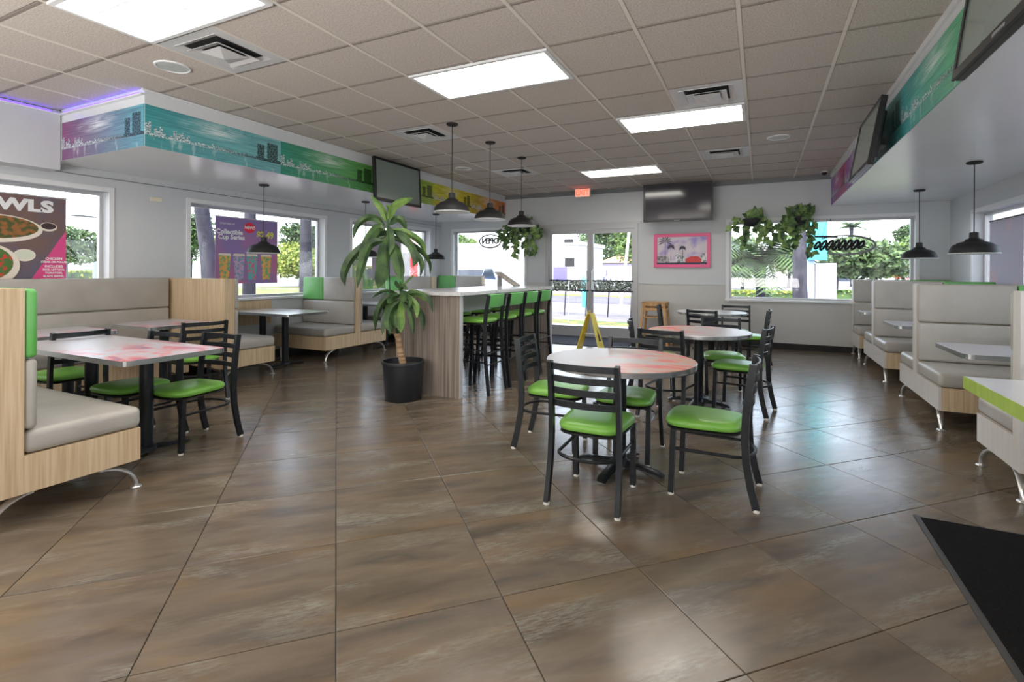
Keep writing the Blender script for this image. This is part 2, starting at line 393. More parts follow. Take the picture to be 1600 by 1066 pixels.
# furring block and seam lines on the left wall
MB().box(XL+.001, -6.2, YN, 2.56, 2.24, H-.02).build('furring', M['paint'], wl)
MB().box(XL+.001, XL+.008, 2.56, YB, 2.255, 2.262).build('seam', M['trimgrey'], wl)
t = MB().box(-4.3, -3.97, YB-.014, YB-.0005, 1.045, 1.065).box(-1.98, -.56, YB-.014, YB-.0005, 1.045, 1.065); struct('trim_1', t, M['paint'])
t = MB().box(-4.8, 1.0, YB-.05, YB-.001, 2.765, 2.834); struct('trim_2', t, M['trimgrey'])  # dark strip painted in for the shade where back wall meets ceiling
for nm, a in (('baseboard_back', [(XL, -3.9), (-2.05, XR)]),):
    b = MB()
    for p, q in a: b.box(p, q, YB-.012, YB-.0005, 0, .10)
    struct(nm, b, M['blackmatte'])
struct('baseboard_left', MB().box(XL+.0005, XL+.012, YN, YB-.013, 0, .10), M['blackmatte'])
struct('baseboard_right', MB().box(XR-.012, XR-.0005, YN, YB-.013, 0, .10), M['blackmatte'])

def window(idx, axis, fixed, a0, a1, z0, z1, out):
    """casing, sash and pane set in a wall opening"""
    r = root_struct('window_%d' % idx, ((fixed if axis == 'y' else (a0+a1)/2), ((a0+a1)/2 if axis == 'y' else fixed), z0))
    def bx(b, p, q, d0, d1, zz0, zz1):
        if axis == 'y': b.box(fixed+out*d0, fixed+out*d1, p, q, zz0, zz1)
        else: b.box(p, q, fixed+out*d0, fixed+out*d1, zz0, zz1)
    f = MB(); e = .05
    for p, q, s0, s1 in ((a0-e, a0, z0-e, z1+e), (a1, a1+e, z0-e, z1+e), (a0, a1, z1, z1+e)): bx(f, p, q, -.012, -.0005, s0, s1)
    f.build('casing', M['white'], r)
    s = MB(); bx(s, a0-e-.01, a1+e+.01, -.05, .1, z0-.03, z0-.0005); s.build('sill', M['white'], r)
    g = MB(); k = .035
    for p, q, s0, s1 in ((a0+.001, a0+k, z0, z1-.001), (a1-k, a1-.001, z0, z1-.001), (a0+k, a1-k, z1-k, z1-.001), (a0+k, a1-k, z0, z0+k)): bx(g, p, q, .11, .16, s0, s1)
    g.build('sash', M['alu'], r)
    p = MB(); bx(p, a0+k-.004, a1-k+.004, .132, .138, z0+k-.004, z1-k+.004); p.build('pane', M['glass'], r)
for i, o in enumerate(OL): window(i+1, 'y', XL, *o, -1)
window(4, 'x', YB, *OB[0], 1); window(5, 'x', YB, *OB[2], 1)
for i, o in enumerate(OR): window(i+6, 'y', XR, *o, 1)

# double entrance door
dr = root_struct('door_1', (-2.975, YB, 0))
b = MB(); b.box(-3.9, -3.84, YB-.02, YB+.1, 0, 2.17).box(-2.11, -2.05, YB-.02, YB+.1, 0, 2.17).box(-3.84, -2.11, YB-.02, YB+.1, 2.09, 2.17)
b.box(-3.96, -1.99, YB-.03, YB-.001, 2.17, 2.21)
b.build('door_frame', M['alu'], dr)
for x0, x1, hx in ((-3.835, -2.98, -3.03), (-2.975, -2.115, -2.92)):
    b = MB(); b.box(x0, x0+.06, YB+.02, YB+.065, .03, 2.085).box(x1-.06, x1, YB+.02, YB+.065, .03, 2.085)
    b.box(x0+.06, x1-.06, YB+.02, YB+.065, 2.01, 2.085).box(x0+.06, x1-.06, YB+.02, YB+.065, .03, .2)
    lf = b.build('door_leaf', M['alu'], dr)
    MB().box(x0+.055, x1-.055, YB+.038, YB+.046, .19, 2.02).build('pane', M['glass'], lf)
    for zb_ in (1.09, .895): MB().tube([(x0+.03, YB+.012, zb_), (x0+.05, YB-.03, zb_), (x1-.05, YB-.03, zb_), (x1-.03, YB+.012, zb_)], .012, 6).build('push_bar', M['blackmatte'], lf)
    MB().tube([(hx, YB+.015, .9), (hx, YB-.035, .92), (hx, YB-.035, 1.28), (hx, YB+.015, 1.3)], .01, 6).build('pull_handle', M['chrome'], lf)
MB().box(-2.9, -2.72, YB-.03, YB+.02, 2.0, 2.06).build('door_closer', M['alu'], dr)
MB().box(-3.84, -2.11, YB-.02, YB+.1, .0, .028).build('threshold', M['alu'], dr)

# floor: grout slab plus every tile laid on the diagonal
TS = .61; C45 = math.sqrt(.5)
fl = struct('floor', MB().box(XL-TH, XR+TH, YN-TH, YB+TH, -.1, -.006), M['grout'])
fl_loc = Vector((0,0,0))
def clip(poly, xmin, xmax, ymin, ymax):
    def c(poly, f, g):
        out = []
        for i, p in enumerate(poly):
            q = poly[(i+1) % len(poly)]; a, b2 = f(p), f(q)
            if a >= 0: out.append(p)
            if (a >= 0) != (b2 >= 0):
                tt = a/(a-b2); out.append((p[0]+(q[0]-p[0])*tt, p[1]+(q[1]-p[1])*tt))
        return out
    for f in (lambda p: p[0]-xmin, lambda p: xmax-p[0], lambda p: p[1]-ymin, lambda p: ymax-p[1]):
        poly = c(poly, f, None)
        if len(poly) < 3: return []
    return poly
def slab_mesh(name, poly, z0, z1, bev, m, up=True):
    cx = sum(p[0] for p in poly)/len(poly); cy = sum(p[1] for p in poly)/len(poly)
    n = len(poly); ins = []
    for p in poly:
        d = math.hypot(p[0]-cx, p[1]-cy) or 1; k = max(0, 1-bev*1.4/d); ins.append((cx+(p[0]-cx)*k, cy+(p[1]-cy)*k))
    zt, zm = (z1, z1-bev*.5) if up else (z0, z0+bev*.5)
    zb = z0 if up else z1
    vs = [(p[0], p[1], zb) for p in poly] + [(p[0], p[1], zm) for p in poly] + [(p[0], p[1], zt) for p in ins]
    fs = [tuple(range(n)), tuple(range(2*n, 3*n))]
    for k in range(2): fs += [(k*n+i, k*n+(i+1) % n, (k+1)*n+(i+1) % n, (k+1)*n+i) for i in range(n)]
    me = bpy.data.meshes.new(name); me.from_pydata(vs, [], fs)
    bm = bmesh.new(); bm.from_mesh(me); bmesh.ops.recalc_face_normals(bm, faces=bm.faces[:]); bm.to_mesh(me); bm.free()
    me.materials.append(m); return me
hs = (TS-.004)/2
sq = [(-hs,-hs),(hs,-hs),(hs,hs),(-hs,hs)]
tile_me = slab_mesh('floor_tile', sq, -.006, 0, .002, M['floor'])
for i in range(-30, 31):
    for j in range(-30, 31):
        lx = (i+.5+.0062)*TS; ly = (j+.5+3.0879)*TS
        wx, wy = C45*(lx-ly), C45*(lx+ly)
        if wy < .35 or wx < XL-.45 or wx > XR+.45 or wy > YB+.45: continue
        if wx*FW.x + wy*FW.y < .9: continue
        corners = [(wx+C45*(a-b2), wy+C45*(a+b2)) for a, b2 in sq]
        cl = clip(corners, XL, XR, .0, YB)
        if not cl: continue
        full = all(XL <= c[0] <= XR and c[1] <= YB for c in corners)
        if full: instance(tile_me, 'tile', (wx, wy, 0), PI/4, fl)
        else:
            ar = abs(sum(cl[k][0]*cl[(k+1) % len(cl)][1]-cl[(k+1) % len(cl)][0]*cl[k][1] for k in range(len(cl))))/2
            if ar < .01: continue
            loc = [(C45*((p[0]-wx)+(p[1]-wy)), C45*(-(p[0]-wx)+(p[1]-wy))) for p in cl]
            instance(slab_mesh('floor_tile_cut', loc, -.006, 0, .002, M['floor']), 'tile', (wx, wy, 0), PI/4, fl)
MB().box(XL, XR, YN, -.45, -.0055, -.0005).build('rear_paving', M['floor'], fl, kind='stuff')
MB().box(-.2, XR, -.45, .3, -.0055, -.0015).build('rear_paving', M['floor'], fl, kind='stuff')

# ceiling: deck, tiles and T-bar grid
ce = struct('ceiling', MB().box(XL-TH, XR+TH, YN-TH, YB+TH, H+.02, H+.14), M['ctile'])
GX = lambda i: (i-.206)*TS
GY = lambda j: (j+6.418)*TS
cmesh = slab_mesh('ceiling_tile', [(-.293,-.293),(.293,-.293),(.293,.293),(-.293,.293)], H-.004, H+.015, .006, M['ctile'], up=False)
skip = set()
LIGHTS = [(-4, -1), (-6, -4), (-2, 2), (-4, 6)]     # left column i, row j; each covers two columns
for i, j in LIGHTS: skip.add((i, j)); skip.add((i+1, j))
VENTS = [(-6, -3), (-6, 1), (-6, 5), (-1, 1), (-1, 5)]
for v in VENTS: skip.add(v)
for i in range(-11, 3):
    for j in range(-6, 6+4):
        x0, x1, y0, y1 = GX(i), GX(i+1), GY(j), GY(j+1)
        if (i, j) in skip: continue
        xmin, xmax, ymax = (XL, 1.0, 9.5)
        if y1 > 2.56 and x1 > XL and x0 < -4.8 and y0 < 2.56: ymx = 2.56
        else: ymx = 9.5
        if y0 >= 2.56: xmin = -4.8
        if (x0+x1)/2*FW.x + (y0+y1)/2*FW.y < 2.0 and y0 < 0: continue
        cx, cy = (x0+x1)/2, (y0+y1)/2
        poly = [(cx-.293, cy-.293), (cx+.293, cy-.293), (cx+.293, cy+.293), (cx-.293, cy+.293)]
        cl = clip(poly, xmin, xmax, -3, 9.5 if x1 > -4.8 else ymx)
        if not cl: continue
        if len(cl) == 4 and all(abs(a[0]-b2[0]) < 1e-6 and abs(a[1]-b2[1]) < 1e-6 for a, b2 in zip(cl, poly)):
            instance(cmesh, 'tile', (cx, cy, 0), 0, ce)
        else:
            ar = abs(sum(cl[k][0]*cl[(k+1) % len(cl)][1]-cl[(k+1) % len(cl)][0]*cl[k][1] for k in range(len(cl))))/2
            if ar < .008: continue
            instance(slab_mesh('ceiling_tile_cut', [(p[0]-cx, p[1]-cy) for p in cl], H-.004, H+.015, .006, M['ctile'], up=False), 'tile', (cx, cy, 0), 0, ce)
for i in range(-11, 3):
    x = GX(i)
    if x < XL or x > 1.0: continue
    y1 = 9.5 if x > -4.8 else 2.56
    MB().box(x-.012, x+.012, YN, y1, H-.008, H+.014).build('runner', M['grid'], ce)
for j in range(-10, 11):
    y = GY(j)
    if y > 9.5 or y < YN: continue
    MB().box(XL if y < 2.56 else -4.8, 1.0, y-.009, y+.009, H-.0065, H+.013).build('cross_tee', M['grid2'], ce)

# soffits with murals
sl = struct('trim_3', MB().box(XL+.001, -4.8, 2.57, YB-.001, 2.335, H+.018), M['soffit'])
MB().box(-4.8, -4.785, 2.545, YB-.06, 2.815, 2.829).build('crown_ledge', M['white'], sl)
MB().box(-6.19, -4.8, 2.54, 2.57, 2.775, 2.79).build('crown_ledge', M['white'], sl)
MB().box(-6.2, -6.17, YN+.01, 2.54, 2.775, 2.79).build('crown_ledge', M['white'], sl)
MB().box(-6.12, -4.85, 2.548, 2.562, 2.793, 2.802).build('led_strip', M['led'], sl, label='glowing purple light strip on the end of the soffit')
MB().box(-6.195, -6.18, 1.3, 2.48, 2.793, 2.802).build('led_strip', M['led'], sl)
sr = struct('trim_4', MB().box(1.005, XR-.001, YN+.001, YB-.001, 2.335, H+.018), M['soffit'])
MB().box(.985, 1.005, YN+.01, YB-.06, 2.79, 2.836).build('crown_ledge', M['white'], sr)

def mural(p0, p1, nrm, z0, z1, mt, label):
    """flat printed panel from p0 (left end as read) to p1"""
    a, b2 = Vector((p0[0], p0[1], 0)), Vector((p1[0], p1[1], 0)); nv = Vector((nrm[0], nrm[1], 0))*.006
    vs = [a+Vector((0,0,z0)), b2+Vector((0,0,z0)), b2+Vector((0,0,z1)), a+Vector((0,0,z1))]
    allv = [p+nv*.2 for p in vs] + [p+nv for p in vs]
    c = (a+b2)/2 + Vector((0,0,z0))
    me = bpy.data.meshes.new('skyline_mural')
    me.from_pydata([p-c for p in allv], [], [(0,1,2,3),(4,5,6,7),(0,1,5,4),(1,2,6,5),(2,3,7,6),(3,0,4,7)])
    uv = me.uv_layers.new(name='UVMap'); cc = {0:(0,0),1:(1,0),2:(1,1),3:(0,1)}
    for l in me.loops: uv.data[l.index].uv = cc[l.vertex_index % 4]
    bm = bmesh.new(); bm.from_mesh(me); bmesh.ops.recalc_face_normals(bm, faces=bm.faces[:]); bm.to_mesh(me); bm.free()
    me.materials.append(mt); o = bpy.data.objects.new('skyline_mural', me); COL.objects.link(o); o.location = c
    tag(o, label, 'mural', 'skyline mural panels'); return o
PU, TE, TG, GR, YE, ORG = (150, 70, 124), (96, 182, 190), (70, 160, 140), (130, 200, 70), (228, 214, 52), (240, 140, 60)
D1, D2, D3, D4 = (44, 96, 110), (30, 96, 84), (96, 96, 20), (120, 70, 30)
mu = [('mural_a', PU, (96, 176, 190), (62, 70, 110)), ('mural_b', (64, 160, 166), (140, 202, 206), D1), ('mural_c', (60, 160, 140), (130, 200, 90), D2),
      ('mural_d', (80, 180, 90), (190, 214, 60), D2), ('mural_e', (220, 220, 60), (232, 210, 50), D3), ('mural_f', (200, 190, 50), (244, 130, 70), D4),
      ('mural_g', (150, 90, 200), (230, 90, 120), (70, 60, 120)), ('mural_h', (200, 100, 180), (100, 150, 220), (60, 80, 130)),
      ('mural_i', (60, 150, 165), (70, 160, 150), D1), ('mural_j', (70, 170, 175), (120, 210, 130), D1)]
mm = {a: mural_mat(a, b_, c_, d_) for a, b_, c_, d_ in mu}
Z0, Z1 = 2.336, 2.70
mural((-6.18, 2.57), (-4.802, 2.57), (0, -1), Z0, Z1, mm['mural_a'], 'purple to teal skyline print on the near end of the left soffit')
ys = [2.572, 3.96, 5.47, 6.9, 8.1, 9.5]
for k, (key, lb) in enumerate((('mural_b', 'pale teal skyline print, first along the left soffit from its near corner'),
        ('mural_c', 'teal to green skyline print on the left soffit beside the hanging television'),
        ('mural_d', 'green skyline print on the left soffit behind the television'),
        ('mural_e', 'yellow skyline print on the left soffit behind the pendant lamps'),
        ('mural_f', 'orange skyline print at the far end of the left soffit'))):
    mural((-4.8, ys[k]), (-4.8, ys[k+1]), (1, 0), Z0, Z1, mm[key], lb)
yr = [9.5, 8.0, 6.5, 5.0, 3.2, 1.4, -.4]
for k, (key, lb) in enumerate((('mural_g', 'pink skyline print at the far end of the right soffit'), ('mural_h', 'blue skyline print on the right soffit beyond the far television'),
        ('mural_i', 'dark teal skyline print on the right soffit behind the far television'), ('mural_j', 'teal to green skyline print with twin towers between the two right televisions'),
        ('mural_i', 'teal skyline print on the right soffit behind the near television'), ('mural_b', 'teal skyline print on the right soffit nearest the camera'))):
    mural((1.005, yr[k]), (1.005, yr[k+1]), (-1, 0), Z0, 2.73, mm[key], lb)

# ceiling lights
def ceiling_light(i, j, label):
    x0, x1, y0, y1 = GX(i)+.013, GX(i+2)-.013, GY(j)+.013, GY(j+1)-.013
    t = thing('ceiling_light', label, 'ceiling light', ((x0+x1)/2, (y0+y1)/2, H), group='recessed ceiling lights')
    b = MB(); e = .03
    b.box(x0, x1, y0, y0+e, H-.022, H+.01).box(x0, x1, y1-e, y1, H-.022, H+.01).box(x0, x0+e, y0+e, y1-e, H-.022, H+.01).box(x1-e, x1, y0+e, y1-e, H-.022, H+.01)
    b.build('frame', M['white'], t)
    MB().box(x0+e, x1-e, y0+e, y1-e, H-.014, H-.0085).build('diffuser', M['panel'], t)
    b = MB()
    for k in (.33, .67): b.box(x0+e, x1-e, y0+(y1-y0)*k-.004, y0+(y1-y0)*k+.004, H-.018, H-.0145)
    b.build('rib', M['white'], t)
for (i, j), lb in zip(LIGHTS, ('bright white ceiling light in the middle, above the plant and round table', 'large bright ceiling light nearest the camera at top left',
                               'bright ceiling light beside a square vent, above the far round tables', 'farthest ceiling light, near the exit sign')):
    ceiling_light(i, j, lb)
# hidden rows of the same lights continue behind the camera
for i, j in ((-2, -8), (-6, -8), (-10, -6)):
    ceiling_light(i, j, 'bright ceiling light behind the camera, %s row' % {(-2, -8): 'right', (-6, -8): 'middle', (-10, -6): 'left'}[(i, j)])

def vent(i, j, label):
    x0, x1, y0, y1 = GX(i)+.013, GX(i+1)-.013, GY(j)+.013, GY(j+1)-.013; cx, cy = (x0+x1)/2, (y0+y1)/2
    t = thing('ceiling_vent', label, 'air vent', (cx, cy, H), group='square ceiling air vents')
    b = MB(); e = .07
    b.box(x0, x1, y0, y0+e, H-.008, H+.008).box(x0, x1, y1-e, y1, H-.008, H+.008).box(x0, x0+e, y0+e, y1-e, H-.008, H+.008).box(x1-e, x1, y0+e, y1-e, H-.008, H+.008)
    b.build('frame', M['vent'], t)
    MB().box(x0+e, x1-e, y0+e, y1-e, H+.004, H+.009).build('duct_opening', M['ventdark'], t)
    for ro, zo in ((.222, .008), (.165, .028)):      # stepped louvre rings
        b = MB(); ri = ro-.062
        P4 = lambda r, z: [(cx-r, cy-r, z), (cx+r, cy-r, z), (cx+r, cy+r, z), (cx-r, cy+r, z)]
        vs = P4(ro, H-zo) + P4(ri, H-zo+.022) + P4(ro, H-zo-.003) + P4(ri, H-zo+.019)
        fs = []
        for k in range(4):
            k2 = (k+1) % 4; fs += [(k, k2, 4+k2, 4+k), (8+k, 8+k2, 12+k2, 12+k), (k, k2, 8+k2, 8+k), (4+k, 4+k2, 12+k2, 12+k)]
        b.add(vs, fs); b.build('louvre', M['vent'], t)
    MB().add([(cx-.11,cy-.11,H-.026),(cx+.11,cy-.11,H-.026),(cx+.11,cy+.11,H-.026),(cx-.11,cy+.11,H-.026),(cx,cy,H-.058)], [(0,1,2,3),(0,1,4),(1,2,4),(2,3,4),(3,0,4)]).build('centre_cone', M['vent'], t)
for (i, j), lb in zip(VENTS, ('large square air vent nearest the camera beside the big light', 'square air vent in front of the counter pendants, left side',
                              'far square air vent behind the counter pendants', 'square air vent touching the right ceiling light', 'far right square air vent above the television')):
    vent(i, j, lb)
for x, y, lb in ((-4.09, 2.39, 'round white ceiling speaker beside the nearest vent at top left'), (-4.09, 6.66, 'small round white ceiling speaker between the counter pendants'),
                 (.18, 6.66, 'round white ceiling speaker on the right side of the ceiling')):
    t = thing('ceiling_speaker', lb, 'speaker', (x, y, H), group='round ceiling speakers')
    MB().lathe([(.125, -.004), (.122, -.012), (.112, -.014), (.108, -.009)], (x, y, H), 32).build('rim', M['white'], t, True)
    MB().lathe([(.0001, -.011), (.1075, -.0095), (.1075, -.005)], (x, y, H), 32).build('grille', M['counter'], t, True)

# pendants
def pendant(x, y, ztop, zb, label, group):
    t = thing('pendant_lamp', label, 'pendant lamp', (x, y, ztop), group=group)
    MB().lathe([(.0001, 0), (.062, 0), (.062, -.012), (.052, -.02), (.0001, -.02)], (x, y, ztop), 20).build('canopy', M['blackmatte'], t, True)
    MB().tube([(x, y, ztop-.018), (x, y, zb+.2)], .0045, 6).build('cord', M['blackmatte'], t)
    p = [(.028, .205), (.036, .2), (.038, .15), (.046, .143), (.06, .14), (.075, .118), (.12, .105), (.165, .075), (.184, .035), (.188, .006), (.193, 0), (.186, .001), (.178, .035), (.158, .07), (.115, .096), (.05, .11), (.0001, .112)]
    MB().lathe(p, (x, y, zb), 36).build('shade', M['blackmatte'], t, True)
    MB().lathe([(.1885, .0055), (.1945, .004), (.195, -.002), (.188, -.003)], (x, y, zb), 36).build('rim', M['white'], t, True, label='white enamelled rim of the black shade')
    MB().lathe([(.0001, .03), (.02, .034), (.03, .055), (.026, .08), (.016, .1), (.016, .111)], (x, y, zb), 14).build('bulb', M['white'], t, True)
for y, lb in ((4.6, 'black dome pendant above the near end of the counter'), (5.45, 'middle black dome pendant above the counter'), (6.36, 'farthest black dome pendant above the counter')):
    pendant(-2.96, y, H-.004, 1.89, lb, 'counter pendants')
for x, y, lb in ((-5.6, 4.38, 'black dome pendant hanging in front of the purple window poster'), (-5.5, 6.1, 'black dome pendant half hidden behind the tall potted plant'),
                 (-5.5, 8.0, 'far left black dome pendant near the back corner')):
    pendant(x, y, 2.335, 1.475, lb, 'pendants under the left soffit')
for x, y, lb in ((1.83, 8.18, 'far right black dome pendant in front of the back window'), (1.84, 6.34, 'near right black dome pendant in front of the grey window poster')):
    pendant(x, y, 2.335, 1.455, lb, 'pendants under the right soffit')

# televisions
def tv(c, w_, h_, rz, tilt, label, group, scr, bez=.03, mount=.12):
    t = bpy.data.objects.new('television', None); COL.objects.link(t); tag(t, label, 'television', group)
    t.location = c; t.rotation_euler = (tilt, 0, rz)       # screen faces local -Y
    def lb_(b, n, m, **k):
        o = MB(); o.v = b.v; o.f = b.f; me = b.build(n, m, None, **k); me.parent = t; return me
    hw, hh = w_/2, h_/2
    b = MB(); b.rbox(-hw, hw, -.0, .035, -hh, hh, .006, 2).rbox(-hw*.75, hw*.75, .03, .07, -hh*.7, hh*.7, .015, 2); lb_(b, 'housing', M['blackpl'])
    b = MB(); b.box(-hw, hw, -.012, 0, hh-bez, hh).box(-hw, hw, -.012, 0, -hh, -hh+bez*1.3).box(-hw, -hw+bez, -.012, 0, -hh+bez*1.3, hh-bez).box(hw-bez, hw, -.012, 0, -hh+bez*1.3, hh-bez)
    lb_(b, 'bezel', M['blackpl'])
    lb_(MB().box(-hw+bez, hw-bez, -.006, -.001, -hh+bez*1.3, hh-bez), 'screen', scr)
    b = MB(); b.box(-.12, .12, .07, .07+mount, -.03, .03).box(-.15, .15, .06, .08, -.15, .15); lb_(b, 'mount', M['blackmatte'])
    lb_(MB().box(-.05, .05, -.015, -.012, -hh+.008, -hh+.022), 'badge', M['trimgrey'])
    return t
tv((-4.57, 5.73, 2.49), 1.0, .58, PI/2, math.radians(-3), 'black television hanging on the left soffit mural', 'televisions hung on the soffits', M['screen'])
tv((.83, 5.46, 2.42), .98, .56, -PI/2, math.radians(-10), 'black television tilted down from the far part of the right soffit', 'televisions hung on the soffits', M['screen'], mount=.08)
tv((.80, 2.36, 2.40), .98, .60, -PI/2, math.radians(-8), 'large black television cut off at the top right corner', 'televisions hung on the soffits', M['screen'], mount=.1)
tv((-1.30, 9.16, 2.475), 1.15, .66, 0, 0, 'wide black television on the back wall above the pink picture', None, M['screen2'], mount=.32)

# exit sign
t = thing('exit_sign', 'lit red exit sign hanging under the ceiling over the door', 'exit sign', (-3.0, 9.2, H-.01))
MB().rbox(-3.16, -2.86, 9.17, 9.22, 2.665, 2.825, .008).build('housing', M['exitwhite'], t)
MB().box(-3.145, -2.875, 9.163, 9.169, 2.68, 2.812).build('face', M['exitface'], t)
text('lettering', 'EXIT', .135, M['exitred'], (-3.01, 9.161, 2.745), (PI/2, 0, 0), t, .001, .004, .95)
# security camera
t = thing('security_camera', 'small white dome camera at the far right corner of the ceiling', 'camera', (.88, 9.2, H))
MB().lathe([(.05, -.004), (.05, -.02), (.042, -.022)], (.88, 9.2, H), 20).build('base', M['white'], t, True)
MB().lathe([(.04, -.021), (.036, -.045), (.02, -.06), (.0001, -.064)], (.88, 9.2, H), 20).build('dome', M['blackpl'], t, True)
# emergency plate
tag(MB().rbox(XL+.001, XL+.012, 3.5, 3.63, 2.07, 2.115, .003).build('wall_plate', mat('cream_plate', (226, 218, 196), .5)), 'small cream plate on the left wall between two windows', 'wall plate')

# ------------------------------------------------------------------ pink framed picture
t = thing('framed_picture', 'pink framed picture of palms and red cars on the back wall', 'picture', (-1.27, 9.54, 1.35))
b = MB(); x0, x1, z0, z1, e = -1.755, -.79, 1.35, 1.955, .055
b.box(x0, x1, 9.505, 9.545, z0, z0+e).box(x0, x1, 9.505, 9.545, z1-e, z1).box(x0, x0+e, 9.505, 9.545, z0+e, z1-e).box(x1-e, x1, 9.505, 9.545, z0+e, z1-e); b.build('frame', M['pink'], t)
pc = MB().box(x0+e, x1-e, 9.525, 9.54, z0+e, z1-e).build('print', mat('picture_sky', (196, 184, 196), .3, noise=((3,3,5), (120, 100, 190), .5, .68), coat=.5), t)
def flat(poly, name, m, y=9.523): MB().prism(poly, y, y+.0015, 'y').build(name, m, pc)
inkd = mat('print_dark', (64, 56, 84), .5); inkr = mat('print_red', (206, 40, 48), .4); inkw = mat('print_white', (222, 224, 228), .5, noise=((30,30,30), (130, 130, 140), .45, .6)); inkg = mat('print_grey', (110, 104, 108), .5, noise=((30,30,30), (170, 166, 170), .4, .6))
flat([(x0+e, z0+e), (x1-e, z0+e), (x1-e, z0+e+.04), (x0+e, z0+e+.03)], 'street', inkd)
flat([(x0+e, 1.43), (x0+.27, 1.43), (x0+.27, 1.53), (x0+.2, 1.56), (x0+e, 1.56)], 'buildings', inkg, 9.5235)
flat([(x0+.38, 1.43), (x0+.53, 1.43), (x0+.53, 1.57), (x0+.46, 1.57), (x0+.46, 1.6), (x0+.38, 1.6)], 'buildings', inkw, 9.5235)
flat([(x1-.2, 1.43), (x1-e, 1.43), (x1-e, 1.6), (x1-.14, 1.6)], 'buildings', inkw, 9.5235)
flat([(x0+.55, 1.44), (x0+.82, 1.44), (x0+.82, 1.50), (x0+.76, 1.55), (x0+.64, 1.55), (x0+.55, 1.50)], 'red_cars', inkr, 9.522)
for px_, pz, hh_, s_ in ((x0+.2, 1.47, .34, .13), (x0+.5, 1.47, .22, .07), (x0+.3, 1.47, .24, .08)):
    b = MB(); b.prism([(px_-.006, pz), (px_+.006, pz), (px_+.004, pz+hh_), (px_-.004, pz+hh_)], 9.521, 9.5225, 'y')
    for k in range(9):
        a = -.3+k*(PI+.6)/8; dx, dz = math.cos(a), math.sin(a)
        b.prism([(px_, pz+hh_), (px_+dx*s_*.6-dz*.012, pz+hh_+dz*s_*.6+dx*.012), (px_+dx*s_, pz+hh_+dz*s_-.02), (px_+dx*s_*.6+dz*.012, pz+hh_+dz*s_*.6-dx*.012)], 9.521, 9.5225, 'y')
    b.build('palm', inkd, pc)

# ------------------------------------------------------------------ booths
ZB, ZS0, ZS1, ZT, ZM = .16, .345, .465, 1.165, .82
def booth(label, xa, xw, y0, y1, faces, side_m, back0, back1, front=True, allgreen=False, name='booth_bench', group='upholstered booth benches', legs=True, greenfrac=.42, legsy=None):
    """xa aisle end, xw wall end, base from y0 to y1, back panel back0..back1; faces: set of -1 / +1 seats"""
    s = 1 if xa > xw else -1
    t = thing(name, label, 'booth', ((xa+xw)/2, (y0+y1)/2, 0), group=group)
    MB().box(xw, xa-s*.021, y0, y1, ZB, ZS0-.001).build('base', M['maple'], t)
    MB().box(xw, xa-s*.021, back0, back1, ZS0, ZT).build('back_panel', M['maple'], t)
    b = MB(); b.prism([(y0-.001, ZB), (y1+.001, ZB), (y1+.001, ZS0), (back1, ZS0), (back1, ZT+.002), (back0, ZT+.002), (back0, ZS0), (y0-.001, ZS0)] if back0 > y0+.01 and back1 < y1-.01 else
            ([(y0-.001, ZB), (y1+.001, ZB), (y1+.001, ZS0), (back1, ZS0), (back1, ZT+.002), (y0-.001, ZT+.002)] if back0 <= y0+.01 else
             [(y0-.001, ZB), (y1+.001, ZB), (y1+.001, ZT+.002), (back0, ZT+.002), (back0, ZS0), (y0-.001, ZS0)]), xa-s*.02, xa, 'x')
    b.build('end_panel', side_m, t)
    xi = xa-s*.002
    for f in faces:
        ya, yb = (y0-.012, back0-.052) if f < 0 else (back1+.052, y1+.012)
        # seat pad reaches under the back pad
        MB().rbox(xw+s*.01, xi, ya if f < 0 else back1+.003, back0-.003 if f < 0 else yb, ZS0+.001, ZS1, .035, 4).build('seat_cushion', M['vinyl'], t, True)
        p0, p1 = (back0-.055, back0-.002) if f < 0 else (back1+.002, back1+.055)
        MB().rbox(xw+s*.01, xi, p0, p1, ZS1+.004, ZM-.004, .022, 3).build('back_cushion', M['vinyl'], t, True)
        xg = xw + (xi-xw)*greenfrac
        if allgreen: MB().rbox(xw+s*.01, xi, p0, p1, ZM+.002, ZT, .022, 3).build('head_cushion', M['green_pad'], t, True, label='green vinyl head cushion')
        else:
            MB().rbox(xw+s*.01, xg-s*.002, p0, p1, ZM+.002, ZT, .018, 3).build('head_cushion', M['green_pad'], t, True, label='green vinyl head cushion')
            MB().rbox(xg+s*.002, xi, p0, p1, ZM+.002, ZT, .018, 3).build('head_cushion', M['vinyl'], t, True)
    for yy, d in legsy if legsy else ((y0+.012, -1), (y1-.012, 1)):
        pts = []; rad = []; rb = []
        for k in range(9):
            a = k/8*PI/2; pts.append((xa-s*(.02+.03*(1-math.sin(a))), yy-d*(.17*(1-math.sin(a))), .010+(ZB-.022)*math.cos(a))); rad.append(.030-.017*k/8); rb.append(.010+.002*k/8)
        lg = MB().tube(pts, rad, 8, ry=rb, up=None).build('leg', M['chrome'], t, True)
        MB().lathe([(.028, 0), (.03, .004), (.026, .010), (.014, .014)], (xa-s*.02, yy, 0), 18).build('foot', M['chrome'], lg, True)
    for yy in (y0+.05, y1-.05): MB().tube([(xw+s*.1, yy, 0), (xw+s*.1, yy, ZB+.01)], .02, 8).build('rear_leg', M['chrome'], t)
    return t
